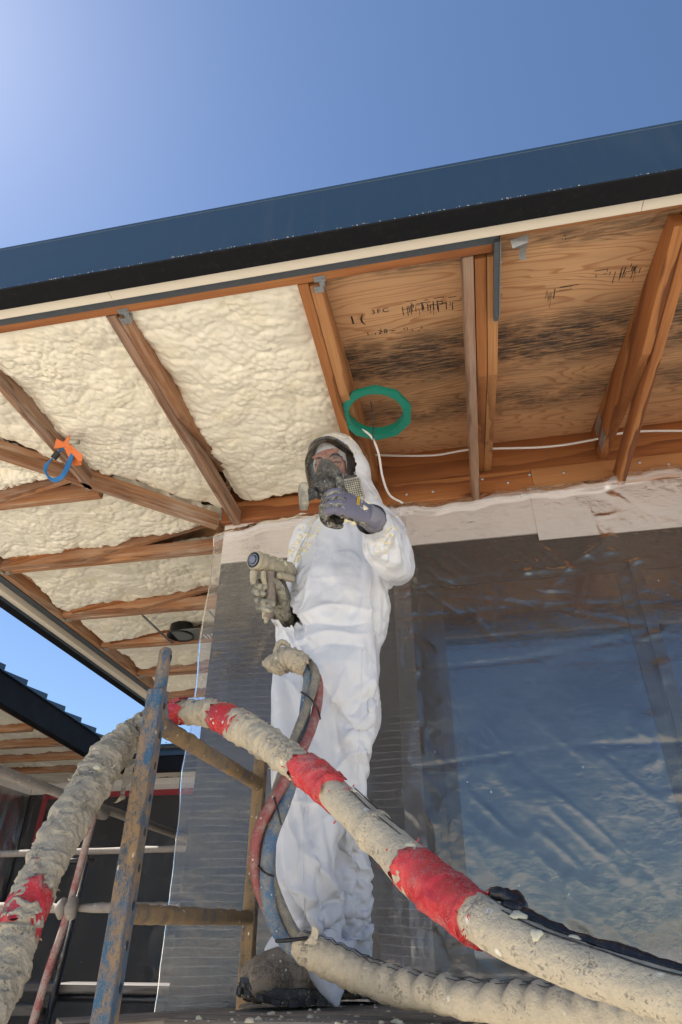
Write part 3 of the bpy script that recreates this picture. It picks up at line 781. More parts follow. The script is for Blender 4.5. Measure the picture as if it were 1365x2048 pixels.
def hang(name, label, p0, p1, seed, ztop):
    p0, p1 = np.array(p0, float), np.array(p1, float); nx, nz = 150, 110
    U, T = np.meshgrid(np.linspace(0, 1, nx), np.linspace(0, 1, nz), indexing='ij')
    B = p0 + (p1 - p0) * U.ravel()[:, None]; nrm = np.array([(p1 - p0)[1], -(p1 - p0)[0]]); nrm /= np.linalg.norm(nrm)
    z = ztop + (GZ + .05 - ztop) * T.ravel(); P = np.column_stack([B, z * .35])
    d = .035 * np.abs(fbm(P, 2.2, 3, seed)) + .012 * ridge(P, 6, seed + 3, 2.0)
    V = np.column_stack([B + nrm * d[:, None], z]); c = np.array([*p0, GZ + .05])
    o = mobj(name, V - c, grid_faces(nx, nz), M_filmfar, None, True, Matrix.Translation(Vector(c)))
    return tag(o, label, 'plastic sheet', 'plastic sheets hung across the yard')
hang('plastic_sheet', 'grey brown plastic sheet hung on the side wall at far left', (-6.24, 3.2), (-6.24, 8.84), 2, 1.86)
hang('plastic_sheet', 'dark plastic sheet hung below the red tape on the far wall', (-6.2, 8.86), (-1.2, 8.86), 8, 1.86)

# ------------------------------------------------------------------ a tree beyond the far roof
def tree(x, y, z0, z1, r, label):
    t = thing('leafy_tree', (x, y, z0), label, 'tree')
    bark = m_plain('bark', (.10, .075, .05), .9, .3, 12, .5)
    g = G('leaves'); rn = g.n('ObjectInfo').outputs['Random']; nn = g.noise(g.coord('Object'), 3, 3)
    leaf = g.done(g.bsdf(g.mix(nn, (.03, .07, .015), (.10, .16, .03)), .6))
    sweep('trunk', [(x, y, z0), (x + .1, y, z0 + (z1 - z0) * .35), (x - .1, y + .1, z0 + (z1 - z0) * .75)], [.2, .14, .05], bark, t, 10)
    rg = np.random.default_rng(5); V, F = [], []
    for c in range(60):
        th, ph = rg.uniform(0, 6.28), rg.uniform(-1, 1); q = r * rg.uniform(.25, 1)
        cx, cy, cz = x + q * math.cos(th) * .95, y + q * math.sin(th) * .95, z1 - r + ph * r * .9
        for l in range(60):
            p = np.array([cx, cy, cz]) + rg.normal(0, .20, 3); a = rg.normal(0, 1, 3); a /= np.linalg.norm(a); b = np.cross(a, rg.normal(0, 1, 3)); b /= np.linalg.norm(b)
            s = rg.uniform(.03, .07); k = len(V); V += [p - a * s, p + b * s * .5, p + a * s, p - b * s * .5]; F.append((k, k + 1, k + 2, k + 3))
    mobj('crown', V, F, leaf, t)
tree(-5.6, 14.5, GZ, 3.75, 1.5, 'small green tree showing over the far dark roof')

# ------------------------------------------------------------------ scaffold the worker stands on
SX, SY0, SY1 = -.715, 1.40, 2.235
scaf = thing('scaffold', (SX, SY0, GZ), 'blue steel scaffold frame with punched posts under dried foam, left of the worker', 'scaffold')
def holed_post(y, ztop, mat):
    """square tube; the +X face carries a row of punched slots"""
    s = .0195
    o = mobj('post', *post_mesh(s, ztop - GZ), mat, scaf, False, Matrix.Translation((SX, y, GZ)))
    bv = o.modifiers.new('edge', 'BEVEL'); bv.width = .0035; bv.segments = 2; bv.limit_method = 'ANGLE'
    return o
def post_mesh(s, h):
    V = [(x, y, z) for z in (0, h) for x, y in ((-s, -s), (s, -s), (s, s), (-s, s))]
    return V, [(0, 1, 5, 4), (1, 2, 6, 5), (2, 3, 7, 6), (3, 0, 4, 7), (3, 2, 1, 0), (4, 5, 6, 7)]
def slots(y, z0, z1, step, first):
    z = first
    while z < z1:
        if z > z0:
            pr = [(.0085 * .55 * math.cos(a), .0085 * math.sin(a)) for a in np.linspace(0, 2 * math.pi, 12, endpoint=False)]
            mw = Matrix(((0, 1, 0, SX + .0197), (1, 0, 0, y), (0, 0, 1, z), (0, 0, 0, 1)))
            prism('post_slot', pr, .0012, mw, M_dark, scaf)
        z += step
p = holed_post(SY0, .505, M_scaf)
lathe('spigot', [(.0, .111), (.011, .110), (.0155, .103), (.016, 0), (0, 0)], Matrix.Translation((SX + .003, SY0, .5)), M_scaf, scaf, 20)
prism('post_slot', [(.004 * math.cos(a), .009 * math.sin(a)) for a in np.linspace(0, 6.283, 10, endpoint=False)], .002, Matrix(((0, 1, 0, SX + .0187), (1, 0, 0, SY0), (0, 0, 1, .585), (0, 0, 0, 1))), M_dark, scaf)
slots(SY0 + .004, -1.0, .5, .0667, -1.0)
holed_post(SY1, .56, M_scafdark); slots(SY1, -1.0, .5, .0667, -.98)
def foam_lump(a): return lambda P, N, s, an: a * np.abs(fbm(P, 40, 3, 4)) + a * 1.5 * np.clip(N[:, 2], 0, 1) * (.4 + fbm(P, 60, 3, 9))
sweep('rung', [(SX, SY0 + .02, .432), (SX, SY1 - .02, .452)], .0185, M_scafdark, scaf, 20, 60, foam_lump(.004))
sweep('rung', [(SX, SY0 + .02, .052), (SX, SY1 - .02, .07)], .0165, M_scafdark, scaf, 20, 60, foam_lump(.004))
sweep('rung', [(SX, SY0 + .02, -.2), (SX, SY1 - .02, -.2)], .0225, M_scafdark, scaf, 16, 20)
sweep('rung', [(SX, SY0 + .02, -1.3), (SX, SY1 - .02, -1.3)], .0225, M_scafdark, scaf, 16, 20)
# its pair at the other end of the deck, past the frame
sc2 = thing('scaffold', (1.75, 1.5, GZ), 'brown scaffold frame holding the right end of the deck planks', 'scaffold')
for y in (1.5, 2.2): rod('post', (1.75, y, GZ), (1.75, y, -.18), .024, M_scafdark, sc2)
rod('rung', (1.75, 1.5, -.2), (1.75, 2.2, -.2), .022, M_scafdark, sc2)
DZ = -.122
def plank(p0, p1, wid, label, mat, th=.05, seed=0, nm='deck_plank'):
    o = board(nm, p0, p1, wid, th, mat, None, cham=.006)
    return tag(o, label, 'plank', None)
plank((-.665, 1.66, DZ - .026), (1.8, 1.60, DZ - .026), .20, 'foam crusted deck plank along the bottom edge, nearest the camera', M_plank)
plank((-.60, 1.885, DZ - .027), (1.8, 1.825, DZ - .027), .225, 'worn deck plank the worker stands on, behind the nearest plank', M_plank)
plank((-.655, 2.115, DZ - .029), (1.8, 2.06, DZ - .029), .21, 'rear deck plank against the masked wall behind the boot', M_plank)
# crusts of dried foam on the deck
V, F = [], []
def crumb(c, s, rg):
    k = len(V); n = 7
    ring = [np.array([math.cos(a), math.sin(a), 0]) * s * rg.uniform(.6, 1.2) for a in np.linspace(0, 6.28, n, endpoint=False)]
    for r_ in ring: V.append(c + r_)
    for r_ in ring: V.append(c + r_ * .7 + np.array([0, 0, s * rg.uniform(.3, .8)]))
    V.append(c + np.array([0, 0, s * rg.uniform(.5, .95)]))
    for i in range(n):
        j = (i + 1) % n; F.append((k + i, k + j, k + n + j, k + n + i)); F.append((k + n + i, k + n + j, k + 2 * n))
rg = np.random.default_rng(12)
for i in range(420):
    x = rg.uniform(-.62, 1.0); y = rg.choice([rg.normal(1.575, .012), rg.uniform(1.56, 2.1)], p=[.45, .55])
    crumb(np.array([x, y, DZ - .003]), rg.choice([.0022, .0035, .0055, .009], p=[.45, .33, .17, .05]) * rg.uniform(.7, 1.3), rg)
tag(mobj('foam_crumbs', V, F, M_crumb, None, True), 'pale dried foam crumbs scattered over the deck planks', 'foam crumbs', None, 'stuff')

# ------------------------------------------------------------------ second scaffold bay, further back on the left
bay = thing('scaffold_bay', (-1.8, 3.02, GZ), 'rusty red and grey tube scaffold bay at lower left behind the blue post', 'scaffold')
lump = foam_lump(.003)
sweep('guard_rail', [(-1.77, 1.2, .55), (-1.77, 3.0, .55), (-1.78, 4.5, .55)], [.019, .019, .019], M_greytube, bay, 14, 60, lump)
sweep('upright', [(-1.77, 3.03, .53), (-1.80, 3.02, .1), (-1.845, 3.0, -.30), (-1.97, 2.95, GZ)], [.0165, .0165, .0165, .0165], M_redtube, bay, 12, 50, foam_lump(.0015))
sweep('cross_rail', [(-3.4, 3.05, .15), (-2.3, 3.05, .142), (-1.85, 3.04, .137), (-1.815, 3.04, .137)], [.019, .019, .017, .006], M_greytube, bay, 14, 60, lump)
sweep('cross_rail', [(-1.80, 3.04, .137), (-1.73, 3.04, .137), (-1.6, 3.04, .137), (-1.2, 3.04, .137)], [.006, .015, .019, .019], M_greytube, bay, 14, 50, lump)
sweep('clamp', [(-1.825, 3.02, .17), (-1.825, 3.0, .137), (-1.825, 3.02, .10)], [.014, .024, .014], M_greytube, bay, 12, 14)
sweep('clamp', [(-1.775, 3.02, .172), (-1.775, 3.0, .137), (-1.775, 3.02, .10)], [.02, .028, .02], M_greytube, bay, 12, 14)
sweep('clamp', [(-1.77, 2.98, .56), (-1.77, 3.05, .53), (-1.77, 3.13, .525)], [.022, .027, .022], M_greytube, bay, 12, 14, lump)
sweep('cross_rail', [(-3.6, 4.45, .52), (-2.0, 4.42, .525), (-1.25, 4.42, .53)], [.021, .018, .018], M_greytube, bay, 12, 40, lump)
rod('upright', (-2.56, 4.4, .49), (-2.62, 4.3, GZ), .02, M_blacktube, bay)
rod('cross_rail', (-2.9, 4.4, .465), (-2.5, 4.4, .465), .018, M_blacktube, bay)
for z, h in ((-.02, .10), (-.30, .06)): rod('clamp', (-2.575 - .06 * (.5 - z), 4.33, z), (-2.575 - .06 * (.5 - z), 4.33, z - h), .03, M_blacktube, bay)
plank((-4.2, 4.55, -.21), (-1.28, 4.5, -.21), .22, 'grey scaffold plank across the far bay at lower left', M_oldplank, .045, 0, 'scaffold_plank')
plank((-4.6, 3.9, -.31), (-2.65, 4.35, -.31), .2, 'dark old plank lying under the grey plank at far left', M_oldplank, .05, 0, 'scaffold_plank')
plank((-1.35, 2.35, -.215), (-.79, 2.75, -.20), .24, 'sunlit pale plank end between the blue post and the hazy sheet', M_plank, .04, 0, 'scaffold_plank')
rod('ledger', (-2.6, 4.45, -.26), (-1.3, 4.45, -.26), .02, M_blacktube, bay)

# ------------------------------------------------------------------ fittings under the soffit
ringt = thing('mounting_ring', (-.249, 2.06, 1.93), 'green octagonal plastic mounting ring wired between the joists above the worker', 'mounting ring')
def ring_mesh(no=10, ns=60, rin=.118, rout=.158, t=.014):
    V = []
    a = np.linspace(0, 2 * math.pi, ns, endpoint=False)
    ro = rout * math.cos(math.pi / no) / np.cos((a + .2) % (2 * math.pi / no) - math.pi / no)
    for z, ii in ((0, 0), (0, 1), (t, 1), (t, 2), (t * 3, 2), (t * 3, 0)):
        for k in range(ns):
            r = (rin, ro[k], rin + .006)[ii]
            V.append((r * math.cos(a[k]), r * math.sin(a[k]), z))
    F = [(i * ns + k, i * ns + (k + 1) % ns, ((i + 1) % 6) * ns + (k + 1) % ns, ((i + 1) % 6) * ns + k) for i in range(6) for k in range(ns)]
    return V, F
mw = Matrix.Translation((-.249, 2.06, 1.905)) @ Matrix.Rotation(rad(-4), 4, 'X') @ Matrix.Rotation(rad(3), 4, 'Y')
fix_normals(mobj('ring_body', *ring_mesh(), M_green, ringt, False, mw))
for k in range(10):
    a = 2 * math.pi * (k + .15) / 10
    m2 = mw @ Matrix.Rotation(a, 4, 'Z') @ Matrix.Translation((.136, 0, -.002))
    V = [(x, y, z) for x in (-.012, .012) for y in (-.026, .026) for z in (0, .003)]
    fix_normals(mobj('ring_rib', V, [(0, 1, 3, 2), (4, 6, 7, 5), (0, 4, 5, 1), (2, 3, 7, 6), (0, 2, 6, 4), (1, 5, 7, 3)], M_green, ringt, False, m2))
sweep('zip_tie', [at(747, 888, 2.16), at(746, 868, 2.14), at(747, 845, 2.1), at(742, 802, 2.03)], .0022, M_dark, ringt, 6)
cb = sweep('white_cable', [at(690, 800, 2.00), at(697, 845, 2.12), at(718, 856, 2.15), at(742, 872, 2.17), at(757, 905, 2.2), at(766, 955, 2.28), at(780, 990, 2.36), at(806, 1006, 2.42)], .0052, M_cable, None, 10, 70)
tag(cb, 'loose white cable end curling down from the green ring', 'cable', 'white cables under the soffit')
cb = sweep('white_cable', [at(675, 897, 2.77), at(735, 909, 2.76), at(860, 911, 2.76), at(945, 899, 2.72), at(1090, 894, 2.76), at(1180, 881, 2.75), at(1240, 867, 2.7), at(1300, 862, 2.76), at(1420, 862, 2.76)], .0062, M_cable, None, 10, 90)
tag(cb, 'long white cable run level along the blocking behind the joists', 'cable', 'white cables under the soffit')
# orange bracket with its coil of blue cable, on the jack joist
ob = thing('cable_bracket', (-1.70, 1.99, 1.90), 'orange plastic bracket with a coiled blue cable under the soffit at left', 'cable bracket')
def plate(pts, t, mat, name):
    P = [Vector(p) for p in pts]; n = (P[1] - P[0]).cross(P[2] - P[0]).normalized() * t
    k = len(P); V = P + [p + n for p in P]
    return fix_normals(mobj(name, V, [tuple(range(k)), tuple(range(2 * k - 1, k - 1, -1))] + [(i, (i + 1) % k, k + (i + 1) % k, k + i) for i in range(k)], mat, ob))
Bp = lambda x, y, Y: at(x, y, Y)
plate([Bp(108, 897, 1.96), Bp(113, 877, 1.94), Bp(128, 884, 1.95), Bp(139, 869, 1.93), Bp(140, 893, 1.97)], .004, M_orange, 'bracket_plate')
plate([Bp(134, 896, 1.965), Bp(140, 888, 1.96), Bp(166, 910, 1.98), Bp(164, 922, 2.0), Bp(157, 922, 2.0)], .004, M_orange, 'bracket_plate')
plate([Bp(122, 884, 1.955), Bp(140, 890, 1.96), Bp(162, 923, 2.02), Bp(163, 930, 2.03), Bp(147, 932, 2.03)], .004, M_orange, 'bracket_plate')
sweep('grey_sleeve', [Bp(142, 884, 1.955), Bp(157, 884, 1.95)], .012, M_filter, ob, 10)
for i in range(5):
    o_ = i * 2.2
    sweep('blue_cable', [Bp(132 - i * 1.5, 895, 1.985), Bp(112 - o_ * .4, 910 + i, 2.0), Bp(96 - o_ * .8, 930 + i, 2.01), Bp(94 + i, 948 + i * 2, 2.02), Bp(108 + i, 957 + i * 1.6, 2.02), Bp(124 + i, 948 + i * 1.5, 2.01), Bp(136 + i * 1.2, 922 + i * 2, 2.0), Bp(145 + i, 905, 1.985)], .0035, M_bluecable, ob, 8, 44)
sweep('black_tape', [Bp(117, 905, 1.985), Bp(107, 917, 1.99)], .0145, M_dark, ob, 10)
# recessed light can on its bar hangers
lt = thing('recessed_light', (-1.95, 4.28, 1.95), 'black recessed light on galvanised bars between two far joists', 'recessed light')
box('housing_plate', (-2.06, 4.05, 1.902), (-1.50, 4.23, 1.907), m_plain('housing_steel', (.20, .215, .20), .5, .3, 30, .1), lt)
lathe('light_can', [(.088, .0), (.094, -.004), (.098, 0), (.098, .012), (.088, .012), (.082, .09), (0, .09)], Matrix.Translation((-2.01, 4.14, 1.892)), M_black, lt, 32)
box('bar_hanger', (-2.14, 3.76, 1.897), (-2.128, 4.27, 1.906), M_zinc, lt); box('bar_hanger', (-1.66, 3.76, 1.897), (-1.648, 4.27, 1.906), M_zinc, lt)
for i in range(4): box('plate_slot', (-1.845 + i * .03, 4.16, 1.900), (-1.833 + i * .03, 4.23, 1.9018), M_paper, lt)
lf = lathe('recessed_light', [(.088, .0), (.094, -.004), (.098, 0), (.098, .012), (.088, .012), (.082, .09), (0, .09)], Matrix.Translation((-5.35, 6.45, 1.92)), M_black, None, 24)
tag(lf, 'black recessed light ring in the foamed soffit across the yard', 'recessed light')
# ------------------------------------------------------------------ the thick wrapped hose over the scaffold
def along(rows, n, k=1.0):
    """rows of photo x, y, depth Y, width in photo pixels -> n smoothed points with radii"""
    R = []
    for x, y, Y, wpx in rows:
        p = at(x, y, Y); R.append((p.x, p.y, p.z, wpx * .5 * k * p.dot(FW) / FPX))
    return spline(R, n)
BIG = along([(-75, 2120, 1.02, 108), (8, 1948, 1.10, 106), (60, 1800, 1.16, 104), (128, 1660, 1.26, 100), (205, 1530, 1.40, 90), (258, 1475, 1.49, 78), (320, 1432, 1.53, 66),
             (400, 1422, 1.52, 66), (480, 1452, 1.46, 76), (560, 1505, 1.38, 84), (640, 1562, 1.31, 88), (740, 1655, 1.22, 104), (870, 1775, 1.12, 122), (1000, 1862, 1.02, 124), (1180, 1940, .95, 126), (1365, 1998, .89, 130), (1560, 2050, .84, 132)], 400, .74)
hose = thing('wrapped_hose', tuple(BIG[190, :3] - np.array([0, 0, .05])), 'thick tan wrapped hose with red tape bands draped over the blue scaffold post', 'hose')
def arc(px):
    """index along BIG whose photo x is px"""
    q = BIG[:, :3]; fw, rt = np.array(FW), np.array(RT)
    sx = 682.5 + FPX * (q @ rt) / (q @ fw)
    return int(np.argmin(np.abs(sx - px)))
def spiral(amp, pitch, sd, rough=.004, lumpy=.003):
    def f(P, N, s, an):
        ph = (s / pitch + an / (2 * np.pi)) + .25 * vnoise(P, 14, sd)
        saw = ph - np.floor(ph)
        return amp * (saw ** 2 - .4) + rough * fbm(P, 32, 4, sd) + lumpy * ridge(P, 60, sd + 2, 2.2) + .006 * fbm(P, 9, 2, sd + 5)
    return f
def seg(name, a, b, mat, scale, lump, segs=40, ext=0, res=2.6, rag=.02):
    i, j = max(0, arc(a) - ext), min(len(BIG) - 1, arc(b) + ext)
    Q = BIG[i:j + 1]
    return sweep(name, Q[:, :3], Q[:, 3] * scale, mat, hose, segs, int(len(Q) * res), lump, rag=rag)
seg('hose_core', -60, 1550, M_bluehose, .80, None, 20, 0, 1)
seg('cloth_sleeve', -70, 48, M_wrap2, 1.0, spiral(.0015, .07, 3, .006, .004), 40)
seg('cloth_sleeve', 36, 262, M_wrap2, 1.0, spiral(.0022, .06, 5, .008, .005), 48)
seg('cloth_sleeve', 268, 303, M_wrap2, .98, spiral(.004, .03, 7), 40)
seg('cloth_sleeve', 362, 452, M_wrap, .96, spiral(.0025, .035, 8, .006, .003), 40)
seg('cloth_sleeve', 470, 626, M_wrap, 1.0, spiral(.003, .03, 9, .006, .003), 48)
seg('cloth_sleeve', 650, 842, M_wrap, 1.0, lambda P, N, s, an: .003 * fbm(P, 24, 4, 3) + .005 * fbm(P, 8, 2, 6) + .004 * np.exp(-((s - .17) / .012) ** 2), 48)
seg('cloth_sleeve', 936, 1560, M_wrap, .99, lambda P, N, s, an: .0022 * fbm(P, 40, 4, 13) + .006 * fbm(P, 7, 2, 16) + .003 * ridge(P * 1.0, 30, 6, 2.5) * np.exp(-s / .05), 56)
tape = lambda sd: (lambda P, N, s, an: .0015 + .003 * ridge(np.column_stack([s * 30 + an * .8 + .6 * fbm(P, 10, 2, sd), an * 0, an * 0]), 1.0, sd, 1.6) + .0025 * fbm(P, 30, 3, sd) + .0016 * ridge(P, 45, sd, 2))
for k, (a, b) in enumerate(((36, 62), (352, 368), (440, 484), (608, 668), (826, 952))): seg('red_tape', a, b, M_redtape, 1.0, tape(k + 3), 44, 0, 4, .035)
# torn, frayed edges of cloth standing up from the wrapping
def frays(name, spans, mat, n, ln, sd, parent, base=BIG):
    rg = np.random.default_rng(sd); V, F = [], []
    for i in range(n):
        a = spans[rg.integers(len(spans))]; k = int(np.clip(arc(a) + rg.integers(-5, 6), 1, len(base) - 2))
        t = base[k + 1, :3] - base[k - 1, :3]; t /= np.linalg.norm(t); an = rg.uniform(0, 6.28)
        u = np.cross(t, (0, 0, 1.)); u /= np.linalg.norm(u); wv = np.cross(t, u); d = u * math.cos(an) + wv * math.sin(an); side = np.cross(d, t)
        p = base[k, :3] + d * base[k, 3] * .98; L = ln * rg.uniform(.3, 1.3); wd = ln * rg.uniform(.1, .35)
        q = d * rg.uniform(.3, 1) + t * rg.normal(0, .7) + side * rg.normal(0, .4); q /= np.linalg.norm(q)
        j = len(V); m = p + q * L * .5 + d * .003; e = p + q * L + rg.normal(0, .003, 3)
        V += [p - side * wd, p + side * wd, m + side * wd * .7, m - side * wd * .6, e, p - side * wd * .4 + d * .003]; F += [(j, j + 1, j + 2, j + 3), (j + 3, j + 2, j + 4)]
    return tag(mobj(name, V, F, mat, parent), kind='stuff')
frays('frayed_cloth', [36, 60, 180, 225, 262, 270, 300], M_wrap2, 160, .010, 3, hose)
frays('frayed_cloth', [372, 420, 446, 470, 520, 575, 610], M_wrap, 120, .008, 4, hose)
frays('frayed_tape', [84, 436, 490, 600, 684, 812, 968], M_redtape, 90, .009, 5, hose)
# a rag of loose cloth hanging off the left run
RG = [at(262, 1520, 1.44), at(256, 1555, 1.43), at(246, 1590, 1.42), at(240, 1602, 1.42), at(232, 1604, 1.42)]
def ribbon(name, pts, wds, mat, parent, sd=0):
    Q = spline(np.column_stack([np.array([tuple(p) for p in pts]), wds]), 30); V, F = [], []
    for i, q in enumerate(Q):
        for k in range(6): V.append(q[:3] + np.array([1, .25, .15]) * q[3] * (k / 5 - .5))
    V = np.array(V); V += .006 * np.column_stack([vnoise(V, 60, sd), vnoise(V, 50, sd + 1), vnoise(V, 60, sd + 2)])
    return mobj(name, V, grid_faces(30, 6), mat, parent, True)
ribbon('loose_rag', RG, [.026, .02, .012, .02, .012], M_wrap2, hose)
# open zip and the black cuff where the last sleeve begins
def onhose(k, an, lift=0):
    t = BIG[k + 1, :3] - BIG[k - 1, :3]; t /= np.linalg.norm(t); u = np.cross(t, (0, 0, 1.)); u /= np.linalg.norm(u); wv = np.cross(u, t)
    return BIG[k, :3] + (u * math.cos(an) + wv * math.sin(an)) * (BIG[k, 3] + lift)
ka, kb = arc(985), arc(1500)
sweep('sleeve_zip', [onhose(k, rad(118), .002) for k in range(ka, kb, 4)], [.006 + .003 * math.sin(k * .9) ** 2 for k in range(ka, kb, 4)], M_blacktube, hose, 10, 160, lambda P, N, s, an: .0025 * fbm(P, 90, 3, 4))
sweep('sleeve_cuff', [onhose(arc(972), rad(100), .004), onhose(arc(985), rad(112), .012), onhose(arc(1004), rad(120), .013), onhose(arc(1016), rad(112), .004), onhose(arc(1000), rad(95), .003)], [.006, .010, .012, .008, .004], M_blacktube, hose, 10, 40, lambda P, N, s, an: .006 * fbm(P, 70, 3, 8))
for an_, a, b in ((88, 1005, 1500), (62, 1010, 1500), (98, 690, 800), (70, 700, 815)):
    ks = range(arc(a), arc(b), 3)
    sweep('stitch_line', [onhose(k, rad(an_ + 4 * math.sin(k * .2)), .0005) for k in ks], .0011, M_blacktube, hose, 6, len(ks) * 3)
# blobs of dried foam on the wrapping
def blobs(name, items, mat, parent):
    V, F = [], []
    for c, n_, s, fl in items:
        c = np.array(c); n_ = np.array(n_) / np.linalg.norm(n_); a = np.cross(n_, (0.3, .2, 1.)); a /= np.linalg.norm(a); b = np.cross(n_, a); k0 = len(V)
        for i in range(4):
            ph = i / 3 * math.pi / 2
            for j in range(9):
                th = j / 9 * 2 * math.pi; rr = s * (1 + .25 * math.sin(3 * th + s * 9e3))
                V.append(c + (a * math.cos(th) + b * math.sin(th)) * rr * math.cos(ph) * (1 if i < 3 else .01) + n_ * fl * s * math.sin(ph))
        F += [(k0 + i * 9 + j, k0 + i * 9 + (j + 1) % 9, k0 + (i + 1) * 9 + (j + 1) % 9, k0 + (i + 1) * 9 + j) for i in range(3) for j in range(9)]
    return mobj(name, V, F, mat, parent, True)
it = []
for px, an_, s in ((1036, 75, .011), (822, 70, .009), (832, 62, .007), (700, 80, .006), (706, 120, .005), (500, 70, .006), (548, 55, .006), (575, 80, .005), (478, 65, .006), (150, 60, .012), (165, 50, .012), (182, 65, .009), (120, 80, .01), (90, 60, .008), (1090, 40, .008), (1150, 85, .007)):
    k = arc(px); p = onhose(k, rad(an_)); it.append((p, p - BIG[k, :3], s, .35))
for b_ in it: blobs('foam_blob', [b_], M_crumb, hose)

# ------------------------------------------------------------------ the three hoses at his hip, and the padded sleeve on the deck
TRI = along([(600, 1322, 1.74, 60), (628, 1352, 1.72, 44), (622, 1410, 1.70, 44), (606, 1470, 1.67, 44), (585, 1530, 1.64, 46), (556, 1600, 1.62, 48), (530, 1670, 1.61, 50), (528, 1745, 1.62, 52), (545, 1815, 1.64, 52), (578, 1870, 1.66, 54), (625, 1910, 1.68, 60)], 160)
tri = thing('hose_bundle', tuple(TRI[80, :3]), 'bundle of blue, red and grey hoses hanging beside the white trouser leg', 'hose')
def strand(name, mat, ph, r, tw=1.15, spread=.0185):
    n = len(TRI); T = np.gradient(TRI[:, :3], axis=0); T /= np.linalg.norm(T, axis=1)[:, None]
    u = np.cross(T, (0., 1., 0)); u /= np.linalg.norm(u, axis=1)[:, None]; wv = np.cross(T, u)
    s = np.linspace(0, 1, n); k = np.clip(np.minimum(s, 1 - s) * 6, 0, 1) * .35 + .65
    a = ph + tw * 2 * np.pi * s
    P = TRI[:, :3] + (u * np.cos(a)[:, None] + wv * np.sin(a)[:, None] * .8) * (spread * k)[:, None]
    return sweep(name, P[::4], r, mat, tri, 16, 240, lambda P, N, s, an: .0006 * fbm(P, 120, 2, 3))
strand('blue_hose', M_bluehose, 2.2, .0155); strand('red_hose', M_redhose, 4.4, .0130); strand('grey_hose', M_greyhose, .3, .0120)
def tie(px_pts, r=.0026): return sweep('tape_tie', [at(*q) for q in px_pts], r, M_blacktube, tri, 8, 40)
tie([(603, 1384, 1.69), (622, 1398, 1.655), (636, 1418, 1.67), (641, 1438, 1.70)]); tie([(549, 1595, 1.59), (556, 1620, 1.575), (563, 1650, 1.585)])
tie([(514, 1728, 1.62), (530, 1745, 1.575), (548, 1752, 1.59)]); tie([(553, 1882, 1.62), (580, 1880, 1.595), (614, 1876, 1.64)], .004)
# the taped joint at the hip
HIP = along([(541, 1328, 1.72, 26), (560, 1326, 1.70, 40), (578, 1318, 1.69, 42), (596, 1322, 1.69, 46), (612, 1332, 1.70, 36)], 40)
sweep('taped_joint', HIP[:, :3], HIP[:, 3], M_wrap2, tri, 28, 90, spiral(.003, .014, 3, .007, .004), rag=.02)
sweep('hose_loop', [at(560, 1330, 1.69), at(553, 1305, 1.685), at(560, 1286, 1.69), at(575, 1290, 1.70), at(580, 1312, 1.69)], .0075, M_wrap2, tri, 14, 60, spiral(.0012, .012, 4, .004, .002))
rod('hose_end', at(541, 1330, 1.715), at(549, 1326, 1.71), .011, M_redhose, tri)
# padded sleeve: gathered into folds along its length, quilting lines on top
LOW = along([(590, 1880, 1.665, 52), (612, 1897, 1.67, 74), (660, 1922, 1.68, 82), (740, 1958, 1.68, 80), (840, 1985, 1.62, 78), (960, 2003, 1.54, 84), (1100, 2015, 1.46, 92), (1260, 2035, 1.36, 100), (1420, 2062, 1.28, 105)], 160, .80)
def gather(P, N, s, an):
    k = np.clip((s - .16) / .08, 0, 1)
    return .013 * k * (np.abs(np.sin(s * 62 + 1.2 * vnoise(P, 9, 3))) - .5) * np.clip(.4 + N[:, 2], .15, 1) + .005 * fbm(P, 22, 4, 5) + .003 * (1 - k) * np.sin(s * 260) * .4
low = sweep('padded_sleeve', LOW[:, :3], LOW[:, 3], M_wrap, tri, 44, 340, gather)
for an_ in (62, 88, 112):
    pts = []
    for k in range(4, 156, 2):
        t = LOW[k + 1, :3] - LOW[k - 1, :3]; t /= np.linalg.norm(t); u = np.cross(t, (0, 0, 1.)); u /= np.linalg.norm(u); wv = np.cross(u, t)
        s = k * .0076; q = LOW[k, :3] + (u * math.cos(rad(an_)) + wv * math.sin(rad(an_))) * (LOW[k, 3] + .001 + (.004 * abs(math.sin(s * 62)) if s > .2 else 0)); pts.append(q)
    sweep('quilt_seam', pts, .0008, M_blacktube, tri, 6, 200)
ribbon('torn_cloth', [at(622, 1888, 1.6), at(628, 1870, 1.6), at(624, 1856, 1.6)], [.02, .014, .003], M_wrap, tri, 3)
